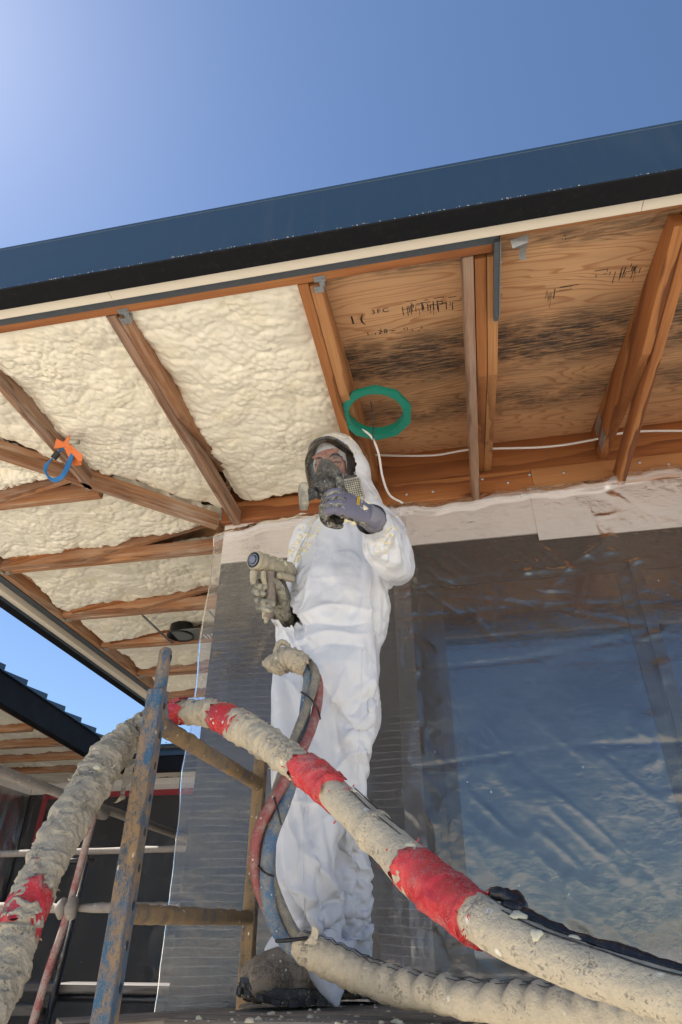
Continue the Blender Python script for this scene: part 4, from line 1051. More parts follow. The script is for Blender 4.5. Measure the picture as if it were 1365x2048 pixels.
# ------------------------------------------------------------------ figure helpers
def ell_rings(rows, seg=32):
    """closed tube of ellipses: rows of (centre, half-axis vector a, half-axis vector b), rounded caps"""
    V, F = [], []
    n = len(rows); ang = np.linspace(0, 2 * np.pi, seg, endpoint=False)
    for c, a, b in rows:
        c, a, b = np.array(c, float), np.array(a, float), np.array(b, float)
        for t in ang: V.append(c + a * np.cos(t) + b * np.sin(t))
    for i in range(n - 1): F += [(i * seg + k, i * seg + (k + 1) % seg, (i + 1) * seg + (k + 1) % seg, (i + 1) * seg + k) for k in range(seg)]
    F += [tuple(range(seg - 1, -1, -1)), tuple((n - 1) * seg + k for k in range(seg))]
    return V, F
def limb(rows, seg=24, n=None, cap=True):
    """rows of (x, y, z, r[, squash]) -> tube with rounded ends; squash flattens it along the second frame axis"""
    R = np.array([tuple(r) + ((1.,) if len(r) == 4 else ()) for r in rows], float)
    Q = spline(R, n or max(6, len(R) * 5))
    P = Q[:, :3]; T = np.gradient(P, axis=0); T /= np.linalg.norm(T, axis=1)[:, None] + 1e-12
    u = np.cross(T[0], (0, 1., 0)); u = u if np.linalg.norm(u) > .1 else np.cross(T[0], (1., 0, 0)); u /= np.linalg.norm(u)
    out = []
    for i in range(len(P)):
        u = u - T[i] * (u @ T[i]); u /= np.linalg.norm(u); out.append((P[i], u * Q[i, 3], np.cross(T[i], u) * Q[i, 3] * Q[i, 4]))
    if cap:
        def c_(k, s):
            c, a, b = out[k]; r = min(np.linalg.norm(a), np.linalg.norm(b)); t = T[k] * s
            return [(c + t * r * math.sin(q), a * math.cos(q), b * math.cos(q)) for q in (rad(30), rad(60), rad(82))]
        out = c_(0, -1)[::-1] + out + c_(len(P) - 1, 1)
    return ell_rings(out, seg)
def ellipsoid(c, r, M=None, seg=28, rings=18):
    V, F = [], []
    for i in range(rings + 1):
        ph = math.pi * i / rings
        for k in range(seg):
            t = 2 * math.pi * k / seg
            v = np.array([r[0] * math.sin(ph) * math.cos(t), r[1] * math.sin(ph) * math.sin(t), r[2] * math.cos(ph)])
            V.append(v + np.array(c) if M is None else np.array(M @ Vector(v)) + np.array(c))
    F = [(i * seg + k, (i + 1) * seg + k, (i + 1) * seg + (k + 1) % seg, i * seg + (k + 1) % seg) for i in range(rings) for k in range(seg)]
    return V, F
def fuse(name, parts, voxel, smooth=4, mat=None, parent=None, factor=.5):
    """one continuous skin over overlapping closed shapes"""
    bm = bmesh.new()
    for V, F in parts:
        vs = [bm.verts.new(tuple(map(float, v))) for v in V]
        for f in F:
            try: bm.faces.new([vs[i] for i in f])
            except ValueError: pass
    bmesh.ops.remove_doubles(bm, verts=bm.verts, dist=1e-6)
    bmesh.ops.recalc_face_normals(bm, faces=bm.faces)
    me = bpy.data.meshes.new(name); bm.to_mesh(me); bm.free()
    o = bpy.data.objects.new(name, me); COL.objects.link(o)
    m = o.modifiers.new('r', 'REMESH'); m.mode = 'VOXEL'; m.voxel_size = voxel
    if smooth:
        s = o.modifiers.new('s', 'SMOOTH'); s.iterations = smooth; s.factor = factor
    dg = bpy.context.evaluated_depsgraph_get(); dg.update()
    m2 = bpy.data.meshes.new_from_object(o.evaluated_get(dg)); m2.name = name
    o.modifiers.clear(); o.data = m2; bpy.data.meshes.remove(me)
    m2.materials.clear()
    for x in (mat if isinstance(mat, (list, tuple)) else [mat]): m2.materials.append(x)
    m2.polygons.foreach_set('use_smooth', [True] * len(m2.polygons))
    return child(o, parent)
def getv(o):
    n = len(o.data.vertices); P = np.empty(n * 3, np.float32); N = np.empty(n * 3, np.float32)
    o.data.vertices.foreach_get('co', P); o.data.vertex_normals.foreach_get('vector', N)
    return P.reshape(-1, 3).astype(float), N.reshape(-1, 3).astype(float)
def setv(o, P):
    o.data.vertices.foreach_set('co', np.ascontiguousarray(P, np.float32).ravel()); o.data.update()
def drop_faces(o, mask):
    """delete the vertices where mask is true"""
    bm = bmesh.new(); bm.from_mesh(o.data); bm.verts.ensure_lookup_table()
    bmesh.ops.delete(bm, geom=[bm.verts[i] for i in np.nonzero(mask)[0]], context='VERTS'); bm.to_mesh(o.data); bm.free()
def npv(v): return np.array(tuple(v))
def A3(x, y, Y): return npv(at(x, y, Y))

# ------------------------------------------------------------------ materials of the figure
def m_suit():
    g = G('white_coverall'); c = g.coord('Object')
    n = g.noise(c, 4, 4); f = g.noise(c, 240, 3, .6); cr = g.noise(c, 26, 5, .6, .7)
    col = g.mix(n, (.67, .685, .715), (.62, .63, .665))
    # dried overspray, heavier towards the shoulders and hood
    sep = g.n('SeparateXYZ', {0: g.n('NewGeometry').outputs['Position']})
    hi = g.ramp(g.math('MULTIPLY', g.math('SUBTRACT', sep.outputs['Z'], 1.02), 2.2, clamp=True), [(0, 0), (1, 1)])
    sp = g.ramp(g.noise(c, 30, 6, .75), [(.54, 0), (.66, 1)])
    pt = g.ramp(g.noise(c, 6, 3), [(.42, 0), (.62, 1)])
    col = g.mix(g.math('MULTIPLY', g.math('MULTIPLY', hi, sp), pt), col, (.76, .69, .46))
    low = g.ramp(g.math('MULTIPLY', g.math('SUBTRACT', .15, sep.outputs['Z']), 3.0, clamp=True), [(0, 0), (1, .5)])
    col = g.mix(g.math('MULTIPLY', low, g.ramp(g.noise(c, 18, 5, .7), [(.5, 0), (.75, .6)])), col, (.55, .50, .42))
    wp = g.n('VectorMath', {0: c, 1: g.n('VectorMath', {0: g.noise(c, 5, 3, .5, 0, 1), 'Scale': .09}, operation='SCALE').outputs[0]}, operation='ADD').outputs[0]
    # crisp isolated creases: folded (triangle) waves, each fading in and out over the cloth
    hgt = None; rg = np.random.default_rng(17)
    for k, (half, slope) in enumerate(((.11, .34), (.085, .34), (.065, .32), (.05, .30), (.04, .28), (.028, .26), (.02, .22))):
        d_ = rg.normal(0, 1, 3) * np.array([1, .7, .8]); d_ /= np.linalg.norm(d_)
        x = g.n('VectorMath', {0: wp, 1: tuple(float(q) for q in d_)}, operation='DOT_PRODUCT').outputs['Value']
        m = g.ramp(g.noise(g.coord('Object', loc=(3.1 * k, 1.7 * k, .9 * k)), 4.2 + k * .9, 2), [(.52, 0), (.66, 1)])
        t = g.math('MULTIPLY', g.math('MULTIPLY', g.math('PINGPONG', x, half), slope), m)
        hgt = t if hgt is None else g.math('ADD', hgt, t)
    n1 = g.bump(hgt, .30, 1.0)
    return g.done(g.bsdf(col, .5, g.bump(g.math('ADD', g.math('MULTIPLY', f, .25), cr), .2, .003, n1), Sheen_Weight=.05))
M_suit = m_suit()
def m_skin():
    g = G('skin'); c = g.coord('Object'); n = g.noise(c, 18, 4); f = g.noise(c, 180, 3)
    return g.done(g.bsdf(g.mix(n, (.42, .195, .125), (.34, .14, .09)), .5, g.bump(f, .15, .001), Subsurface_Weight=.15, Subsurface_Radius=(.02, .008, .004)))
M_skin = m_skin()
def m_glove():
    g = G('knit_glove'); c = g.coord('Object'); n = g.noise(c, 30, 4); k = g.n('TexWave', {'Vector': c, 'Scale': 160, 'Distortion': 1.5}, wave_type='BANDS').outputs['Fac']
    col = g.mix(n, (.125, .12, .165), (.17, .165, .22))
    v = g.ramp(g.vor(c, 95), [(.14, 1), (.2, 0)]); v = g.math('MULTIPLY', v, g.ramp(g.noise(c, 30, 2), [(.5, 0), (.58, 1)]))
    col = g.mix(v, col, (.74, .73, .70))
    return g.done(g.bsdf(col, .85, g.bump(k, .25, .0008)))
M_glove = m_glove()
M_glovecuff = m_plain('glove_cuff', (.22, .215, .25), .9, .15, 120, .3, .001)
M_palm = m_dusty('glove_coating', (.014, .014, .016), (.62, .58, .46), .42, 40, .5, .6, .002, 80)
M_knit = m_plain('grey_knit', (.47, .46, .48), .9, .1, 200, .3, .001)
M_brow = m_plain('dark_hair', (.022, .016, .013), .8, .2, 200, .3, .001)
M_eye = m_plain('eye_white', (.24, .17, .14), .2, .05, 20, 0)
M_iris = m_plain('iris', (.028, .018, .012), .12, .1, 20, 0)
def m_visor():
    g = G('clear_visor'); c = g.coord('Object')
    d = g.ramp(g.noise(c, 14, 5, .7), [(.45, .012), (.8, .08)])
    tr = g.n('BsdfTransparent', {0: (.90, .91, .90)}); df = g.n('BsdfDiffuse', {0: (.55, .54, .50)})
    gl = g.n('BsdfGlossy', {0: (1, 1, 1), 'Roughness': .05}); fr = g.n('Fresnel', {'IOR': 1.45})
    return g.done(g.n('MixShader', {0: fr.outputs[0], 1: g.n('MixShader', {0: d, 1: tr, 2: df}), 2: gl}))
M_visor = m_visor()
M_yellow = m_plain('yellow_print', (.70, .46, .03), .7, .15, 80, .1)
M_whiteprint = m_plain('white_print', (.62, .62, .62), .7, .15, 80, .1)

# ------------------------------------------------------------------ joints (world)
YP = 1.95
HC = A3(668, 936, 1.95)                                  # middle of the head
HM = Matrix.Rotation(rad(-9), 4, 'Z') @ Matrix.Rotation(rad(20), 4, 'X') @ Matrix.Rotation(rad(-4), 4, 'Y')
HM = Matrix.Translation(Vector(HC)) @ HM
def hd(x, y, z): return npv(HM @ Vector((x, y, z)))
SHL, ELL, WRL = A3(765, 1055, 1.97), A3(782, 1080, 1.735), A3(738, 1034, 1.50)
SHR, ELR, WRR = A3(618, 1072, 2.02), A3(594, 1262, 2.15), A3(563, 1224, 1.915)
def row(y, xl, xr, Y, dr, dY=0):
    l, r = A3(xl, y, Y), A3(xr, y, Y); c = (l + r) / 2; c[1] += dY
    hw = np.linalg.norm(r - l) / 2
    return c, np.array([hw, 0, 0]), np.array([0, hw * dr, 0])
def rowsfill(rows, n=40):
    R = np.array([np.concatenate(r) for r in rows]); Q = spline(R, n)
    return [(q[:3], q[3:6], q[6:]) for q in Q]

# body: one continuous skin, nearly all of it under the clothes
def body_parts():
    B = []
    tor = [row(1040, 640, 735, YP, .75), row(1075, 620, 765, YP, .55), row(1130, 605, 765, YP, .58), row(1200, 600, 760, YP, .6), row(1260, 600, 745, YP, .65), row(1320, 595, 745, YP, .7), row(1370, 620, 720, YP, .7)]
    B.append(ell_rings(rowsfill(tor, 30)))
    B.append(limb([(*hd(0, .03, -.06), .06), (*(A3(690, 1050, YP)), .065)], 20))
    for s_, e_, w_ in ((SHL, ELL, WRL), (SHR, ELR, WRR)):
        B.append(limb([(*s_, .055), (*((s_ + e_) / 2), .047), (*e_, .042), (*((e_ + w_) / 2), .036), (*(w_ - (w_ - e_) * .22), .026)], 18))
    kn1, an1 = A3(628, 1590, 1.92), A3(640, 1960, 1.98)
    kn2, an2 = A3(698, 1590, 2.045), A3(702, 1950, 2.13)
    B.append(limb([(*A3(632, 1345, 1.95), .078), (*kn1, .050), (*((kn1 + an1) / 2), .050), (*an1, .036)], 20))
    B.append(limb([(*A3(702, 1345, 1.97), .072), (*kn2, .046), (*((kn2 + an2) / 2), .046), (*an2, .036)], 20))
    # head
    def E(c, r): B.append(ellipsoid(hd(*c), r, HM.to_3x3()))
    E((0, .01, .025), (.074, .093, .098)); E((0, -.022, -.045), (.058, .066, .070)); E((0, -.045, -.085), (.034, .036, .028))
    for s in (-1, 1):
        E((s * .038, -.058, -.022), (.026, .024, .026)); E((s * .03, -.074, .036), (.028, .012, .010)); E((s * .073, .012, -.005), (.012, .022, .032))
    E((0, -.088, .008), (.010, .014, .03)); E((0, -.099, -.018), (.013, .015, .012)); E((.0, -.096, -.022), (.017, .011, .009))
    E((0, -.084, -.05), (.024, .012, .009)); E((0, -.083, -.062), (.02, .012, .008))
    return B
person = fuse('person', body_parts(), .0055, 3, M_skin)
tag(person, 'worker in white hooded coverall and full face respirator giving a thumbs up', 'person')
P, N = getv(person)
loc = np.array([tuple(HM.inverted() @ Vector(p)) for p in P[(np.linalg.norm(P - HC, axis=1) < .2)]])
idx = np.nonzero(np.linalg.norm(P - HC, axis=1) < .2)[0]
for s in (-1, 1):                                        # eye sockets
    d = (loc[:, 0] - s * .031) ** 2 / .018 ** 2 + (loc[:, 2] - .012) ** 2 / .010 ** 2
    k = np.exp(-d) * (loc[:, 1] < -.03) * .010
    P[idx] += np.array(HM.to_3x3() @ Vector((0, 1, 0)))[None] * k[:, None]
setv(person, P)
# grey undershirt and trousers below the neck
person.data.materials.append(M_knit)
fm = np.empty(len(person.data.polygons) * 3, np.float32); person.data.polygons.foreach_get('center', fm)
person.data.polygons.foreach_set('material_index', (np.linalg.norm(fm.reshape(-1, 3) - HC, axis=1) > .17).astype(np.int32))
for s in (-1, 1):
    e = hd(s * .031, -.0615, .0120)
    ey = mobj('eye', *ellipsoid((0, 0, 0), (.0125, .0125, .0125), None, 16, 12), M_eye, person, True, Matrix.Translation(Vector(e)))
    gz = Vector((0, 0, 0)) - Vector(e); gz.normalize()
    mobj('iris', *ellipsoid((0, 0, 0), (.0072, .0072, .003), None, 14, 8), M_iris, ey, True, Matrix.Translation(Vector(e) + gz * .0112) @ gz.to_track_quat('Z', 'Y').to_matrix().to_4x4())
# brows, lids and lash lines laid on the skin of the face
deps = bpy.context.evaluated_depsgraph_get(); deps.update()
def on_face(px, py, lift):
    d = at(px, py, 1.0).normalized(); ok, p, n, _ = person.ray_cast(Vector((0, 0, 0)), d)
    return npv(p - d * lift) if ok else None
def face_line(nm, px, r, mat, lift):
    Q = [on_face(*q, lift) for q in px]; Q = [q for q in Q if q is not None]
    if len(Q) > 2: sweep(nm, Q, r[:len(Q)], mat, person, 8, 18)
face_line('eyebrow', [(659, 915), (666, 909), (674, 908), (683, 914)], [.002, .0045, .0045, .002], M_brow, .0015)
face_line('eyebrow', [(628, 922), (633, 917), (639, 916), (646, 919)], [.002, .004, .004, .002], M_brow, .0015)
for cx, cy, hw in ((674, 926, 9.5), (636, 931, 7)):
    arch = lambda dy, k: [(cx - hw, cy + dy + k), (cx - hw * .4, cy + dy), (cx + hw * .4, cy + dy), (cx + hw, cy + dy + k)]
    face_line('eyelid', arch(-5.2, 2), [.003, .0062, .0062, .003], M_skin, .003)
    face_line('eyelid', arch(5.4, -1.5), [.003, .0058, .0058, .003], M_skin, .002)
    face_line('eyelash', arch(-2.0, 1.6), [.0012, .0018, .0018, .0012], M_brow, .0075)

# knit balaclava: a band round the face
def shellfit(name, c, r, keep, mat, parent, seg=60, rings=44, amp=.0, thick=.003):
    V, F = ellipsoid((0, 0, 0), r, None, seg, rings); V = np.array(V) + np.array(c)
    m = np.array([keep(*v) for v in V]); W = np.array([hd(*v) for v in V])
    if amp: W = W + amp * np.column_stack([fbm(V, 22, 3, 3), fbm(V, 22, 3, 4), fbm(V, 22, 3, 5)])
    F = [f for f in F if all(m[i] for i in f)]
    o = mobj(name, W, F, mat, parent, True)
    bm = bmesh.new(); bm.from_mesh(o.data); bmesh.ops.delete(bm, geom=[v for v in bm.verts if not v.link_faces], context='VERTS'); bm.to_mesh(o.data); bm.free()
    sd_ = o.modifiers.new('thick', 'SOLIDIFY'); sd_.thickness = thick
    return o
shellfit('balaclava', (0, .012, -.002), (.081, .101, .130), lambda x, y, z: not (y < -.015 and (x / .061) ** 2 + ((z + .022) / .071) ** 2 < 1), M_knit, person, amp=.002)

# ------------------------------------------------------------------ respirator
resp = mobj('respirator', *limb([tuple(hd(0, -.082, .004)) + (.014,), tuple(hd(0, -.098, -.02)) + (.031,), tuple(hd(0, -.098, -.055)) + (.052, .8), tuple(hd(-.004, -.09, -.095)) + (.056, .75), tuple(hd(-.004, -.06, -.125)) + (.045, .8)], 28), M_mask, person, True)
# exhaust dome with its grooved rim
dm = Matrix(HM) @ Matrix.Translation((-.014, -.122, -.098)) @ Matrix.Rotation(rad(68), 4, 'X') @ Matrix.Rotation(rad(-8), 4, 'Y')
lathe('exhaust_cover', [(0, .035), (.018, .0335), (.034, .027), (.045, .015), (.049, .004), (.0505, 0), (.051, -.012), (.047, -.02), (.047, -.035), (.04, -.04)], dm, M_mask, resp, 40)
lathe('exhaust_rim', [(.0515, -.010), (.0555, -.012), (.0555, -.020), (.0515, -.022)], dm, M_mask, resp, 40)
# clear panoramic visor and black seal
def visor_pt(t, z, k=1.0): return hd(.102 * k * math.sin(t), -.012 - .118 * k * math.cos(t) - .012 * max(0, (.1 - abs(z)) / .1), z)
nv, nz = 44, 26; V = []
for i in range(nv):
    t = rad(-88 + 176 * i / (nv - 1)); zt = .088 - .045 * abs(math.sin(t)) ** 3; zb_ = -.072 - .02 * math.cos(t)
    for j in range(nz):
        f = j / (nz - 1); z = zb_ + (zt - zb_) * f; kk = 1 - .22 * max(0, f - .72) ** 2 / .078
        V.append(visor_pt(t, z, kk))
vis = mobj('visor', V, grid_faces(nv, nz), M_visor, resp, True)
rim = [V[i * nz + nz - 1] for i in range(0, nv, 2)]; rim_l = [V[j] for j in range(nz - 1, -1, -4)]; rim_r = [V[(nv - 1) * nz + j] for j in range(nz - 1, -1, -4)]
bot = [V[i * nz] for i in range(0, nv, 3)]
loop = rim_l[::-1] + rim + rim_r
sweep('visor_seal', loop, .0072, M_mask, resp, 12, 150, lambda P, N, s, an: .0012 * fbm(P, 90, 3, 2))
sweep('visor_seal', bot, .006, M_mask, resp, 10, 60)
# rubber face skirt that fills between the visor edge and the knit band
V2 = []
for i in range(nv):
    t = rad(-88 + 176 * i / (nv - 1)); a = V[i * nz + nz - 1]; b = hd(.070 * math.sin(t) * 1.02, .0 - .088 * math.cos(t) * .92, .078 - .07 * abs(math.sin(t)) ** 2.2)
    for j in range(6): V2.append(a + (b - a) * j / 5)
mobj('face_seal', V2, grid_faces(nv, 6), M_dark, resp, True)
for sx, i0 in ((1, nv - 1), (-1, 0)):
    V2 = []
    for j in range(nz):
        a = V[i0 * nz + j]; b = hd(sx * .062, -.045, -.08 + .10 * j / (nz - 1))
        for k in range(5): V2.append(a + (b - a) * k / 4)
    mobj('face_seal', V2, grid_faces(nz, 5), M_dark, resp, True)
# side filters: rounded boxes with a moulded grille on the outer face
def filter_box(mw, grille):
    w_, h_, d_ = .034, .044, .013
    pr = []
    for cx, cz, a0 in ((1, 1, 0), (-1, 1, 90), (-1, -1, 180), (1, -1, 270)):
        for a in (0, 30, 60, 90): pr.append((cx * (w_ - .009) + .009 * math.cos(rad(a0 + a)), cz * (h_ - .009) + .009 * math.sin(rad(a0 + a))))
    o = prism('filter', pr, d_ * 2, mw, M_filter, resp)
    bv = o.modifiers.new('edge', 'BEVEL'); bv.width = .004; bv.segments = 2; bv.limit_method = 'ANGLE'
    V, F = [], []
    def bx(x0, x1, z0, z1, y0, y1):
        k = len(V); V.extend([(a, b, c) for a in (x0, x1) for b in (y0, y1) for c in (z0, z1)])
        F.extend([(k, k + 1, k + 3, k + 2), (k + 4, k + 6, k + 7, k + 5), (k, k + 4, k + 5, k + 1), (k + 2, k + 3, k + 7, k + 6), (k, k + 2, k + 6, k + 4), (k + 1, k + 5, k + 7, k + 3)])
    for k in range(8): x = -.027 + k * .0077; bx(x - .0014, x + .0014, -.037, .037, -d_ - .0028, -d_ + .001)
    for k in range(10): z = -.036 + k * .008; bx(-.028, .028, z - .0013, z + .0013, -d_ - .0030, -d_ + .001)
    tag(mobj('filter_grille', V, F, M_filter, o, False, mw), kind='stuff')
    mobj('filter_well', [(-.0285, -d_ - .0006, -.0375), (.0285, -d_ - .0006, -.0375), (.0285, -d_ - .0006, .0375), (-.0285, -d_ - .0006, .0375)], [(0, 1, 2, 3)], M_dark, o, False, mw)
    return o
fc = A3(707, 980, 1.86); fl_ = A3(608, 993, 1.84)
def facing(c, n, roll):
    n = Vector(n).normalized(); q = (-n).to_track_quat('Y', 'Z').to_matrix().to_4x4()
    return Matrix.Translation(Vector(c)) @ q @ Matrix.Rotation(rad(roll), 4, 'Y')
filter_box(facing(fc, (.25, -.9, -.25), -14), True)
filter_box(facing(fl_, (-.93, -.30, -.12), 12), True)
sweep('filter_neck', [A3(690, 985, 1.87), A3(672, 985, 1.86)], .02, M_mask, resp, 14)
sweep('filter_neck', [A3(612, 993, 1.85), A3(630, 985, 1.86)], .022, M_mask, resp, 14)

# ------------------------------------------------------------------ coverall
def wrinkle(P, N):
    """crisp folds: folded planes at random tilts, warped, plus sag where the cloth is gathered"""
    Wp = P + .06 * np.column_stack([fbm(P, 3.2, 3, 1), fbm(P, 3.2, 3, 2), fbm(P, 3.2, 3, 3)])
    rg = np.random.default_rng(4); d = np.zeros(len(P))
    for k in range(9):
        n_ = rg.normal(0, 1, 3) * np.array([1, .6, .9]); n_ /= np.linalg.norm(n_)
        f = rg.uniform(4, 11); ph = rg.uniform(0, 9)
        t = np.abs(((Wp @ n_) * f + ph) % 2 - 1)                       # triangle wave
        m = np.clip(.25 + 1.1 * vnoise(P, 3.6, 60 + k), 0, 1)
        d += m * (t - .5) * .115 / f
    for k in range(7):
        n_ = rg.normal(0, 1, 3); n_ /= np.linalg.norm(n_); f = rg.uniform(14, 30)
        t = np.abs(((Wp @ n_) * f + k) % 2 - 1); m = np.clip(-.1 + 1.2 * vnoise(P, 6, 80 + k), 0, 1)
        d += m * (t - .5) * .075 / f
    return d
CRUMPLE = .55
def rowd(y, xl, xr, Y, dr, dY=0): return row(y, xl, xr, Y, dr, dY)
C = []
tor = [rowd(1022, 645, 742, 1.97, .7), rowd(1045, 618, 772, 1.97, .56), rowd(1080, 598, 784, 1.96, .56), rowd(1130, 580, 786, 1.95, .60), rowd(1180, 566, 790, 1.95, .64), rowd(1222, 557, 782, 1.94, .68), rowd(1242, 557, 770, 1.94, .66), rowd(1262, 562, 768, 1.94, .64),
       rowd(1300, 556, 775, 1.94, .66), rowd(1350, 553, 770, 1.95, .66), rowd(1400, 575, 755, 1.96, .6)]
C.append(ell_rings(rowsfill(tor, 44), 44))
leg1 = [rowd(1320, 556, 690, 1.94, .95), rowd(1400, 552, 690, 1.93, .95), rowd(1480, 554, 690, 1.92, .95), rowd(1560, 565, 695, 1.90, .95), rowd(1620, 573, 697, 1.90, .95), rowd(1700, 557, 708, 1.91, .85), rowd(1760, 556, 712, 1.92, .85), rowd(1820, 560, 714, 1.93, .8), rowd(1870, 548, 712, 1.94, .8), rowd(1905, 528, 706, 1.95, .8)]
C.append(ell_rings(rowsfill(leg1, 44), 36))
leg2 = [rowd(1320, 645, 774, 1.98, .95), rowd(1400, 648, 766, 2.0, .95), rowd(1480, 645, 757, 2.02, .95), rowd(1560, 645, 750, 2.04, .95), rowd(1640, 648, 743, 2.06, .9), rowd(1700, 655, 745, 2.08, .9), rowd(1760, 650, 745, 2.10, .9), rowd(1800, 656, 741, 2.11, .9), rowd(1840, 650, 748, 2.12, .9), rowd(1900, 652, 748, 2.13, .9), rowd(1958, 655, 750, 2.14, .85)]
C.append(ell_rings(rowsfill(leg2, 44), 36))
# heel of the near trouser leg trailing behind the boot
C.append(limb([(*A3(650, 1890, 1.93), .085, .8), (*A3(655, 1940, 1.90), .055, .8), (*A3(668, 1985, 1.87), .030, .7), (*A3(676, 2012, 1.855), .012, .7)], 22))
C.append(limb([(*(SHL + [-.045, .02, .03]), .075), (*SHL, .088), (*((SHL + ELL) / 2 + [.012, -.0, -.0]), .088), (*(ELL + [.004, .0, -.006]), .076), (*((ELL * .55 + WRL * .45) + [0, 0, -.008]), .067), (*(ELL * .2 + WRL * .8), .050), (*(WRL + (WRL - ELL) * .12), .040)], 30))
C.append(limb([(*(SHR + [.06, 0, .02]), .075), (*SHR, .082), (*((SHR + ELR) / 2), .078), (*ELR, .068), (*((ELR + WRR) / 2), .056), (*WRR, .043), (*(WRR + (WRR - ELR) * .3), .040)], 26))
# hood, its cheeks and the collar
hoodM = HM.to_3x3()
C.append(ellipsoid(hd(.006, .035, .018), (.112, .118, .140), hoodM))
C.append(ellipsoid(hd(.03, .02, -.03), (.105, .095, .12), hoodM)); C.append(ellipsoid(hd(-.01, .02, -.05), (.09, .09, .10), hoodM))
C.append(limb([(*hd(.02, .035, -.05), .098), (*A3(705, 1015, 1.98), .10), (*A3(695, 1055, 1.97), .12)], 26))
suit = fuse('coverall', C, .0098, 4, M_suit, person)
P, N = getv(suit)
hl = np.array([tuple(HM.inverted() @ Vector(p)) for p in P])
axis = (WRL - ELL) / np.linalg.norm(WRL - ELL); axr = (WRR - ELR) / np.linalg.norm(WRR - ELR)
def openings(P):
    hl = np.array([tuple(HM.inverted() @ Vector(p)) for p in P])
    fo = (hl[:, 1] < .006) & ((hl[:, 0] / .098) ** 2 + ((hl[:, 2] + .012) / .112) ** 2 < 1)
    cu = ((P - WRL) @ axis > -.020) & (np.linalg.norm(P - WRL, axis=1) < .12)
    al = (P - WRR) @ axr; ra = np.linalg.norm(P - WRR - al[:, None] * axr, axis=1)
    return fo | cu | ((al > .045) & (al < .12) & (ra < .052))
setv(suit, P + N * (.004 * fbm(P, 9, 3, 3))[:, None])
drop_faces(suit, openings(P))
# let the oversized cloth fall and buckle over the body
def drape(o, body, frames, grow, hold):
    P, N = getv(o)
    vg = o.vertex_groups.new(name='held')
    wts = hold(P)
    for i in np.nonzero(wts > .01)[0]: vg.add([int(i)], float(wts[i]), 'REPLACE')
    cm = body.modifiers.new('solid', 'COLLISION'); body.collision.thickness_outer = .004; body.collision.cloth_friction = 20
    m = o.modifiers.new('cloth', 'CLOTH'); c = m.settings
    c.quality = 5; c.mass = .12; c.air_damping = 3; c.bending_model = 'ANGULAR'
    c.tension_stiffness = 25; c.compression_stiffness = 25; c.shear_stiffness = 12; c.bending_stiffness = .6
    c.tension_damping = 10; c.compression_damping = 10; c.shear_damping = 8; c.bending_damping = .8
    c.vertex_group_mass = 'held'; c.pin_stiffness = .6; c.shrink_min = -grow
    m.collision_settings.collision_quality = 2; m.collision_settings.distance_min = .003; m.collision_settings.use_self_collision = False
    m.point_cache.frame_start = 1; m.point_cache.frame_end = frames + 1
    for f in range(1, frames + 1): S.frame_set(f)
    dg = bpy.context.evaluated_depsgraph_get()
    me = bpy.data.meshes.new_from_object(o.evaluated_get(dg)); me.name = o.name
    o.modifiers.clear(); body.modifiers.clear(); o.data = me; o.vertex_groups.clear()
    S.frame_set(1)
def hold(P):
    w = np.zeros(len(P))
    w = np.maximum(w, np.clip((.20 - np.linalg.norm(P - HC, axis=1)) / .05, 0, 1))
    w = np.maximum(w, np.clip((.10 - np.linalg.norm(P - WRL, axis=1)) / .03, 0, 1)); w = np.maximum(w, np.clip((.08 - np.linalg.norm(P - WRR, axis=1)) / .03, 0, 1))
    w = np.maximum(w, .24 * np.exp(-((P[:, 2] - .885) / .012) ** 2) * (P[:, 0] < -.12))        # elastic waist
    w = np.maximum(w, .9 * np.clip((.03 - P[:, 2]) / .03, 0, 1))                              # hems
    return w
import time; T0 = time.time()
drape(suit, person, 26, .10, hold)
print('drape', time.time() - T0, len(suit.data.vertices))
sb = suit.modifiers.new('sub', 'SUBSURF'); sb.levels = 1; sb.render_levels = 1
deps = bpy.context.evaluated_depsgraph_get(); deps.update()
me = bpy.data.meshes.new_from_object(suit.evaluated_get(deps)); suit.modifiers.clear(); suit.data = me; me.name = 'coverall'
P, N = getv(suit)
calm = np.clip((np.linalg.norm(P - HC, axis=1) - .10) / .15, .25, 1) * np.clip(np.linalg.norm(P - WRL, axis=1) / .08, .3, 1)
d = wrinkle(P, N) * calm * CRUMPLE
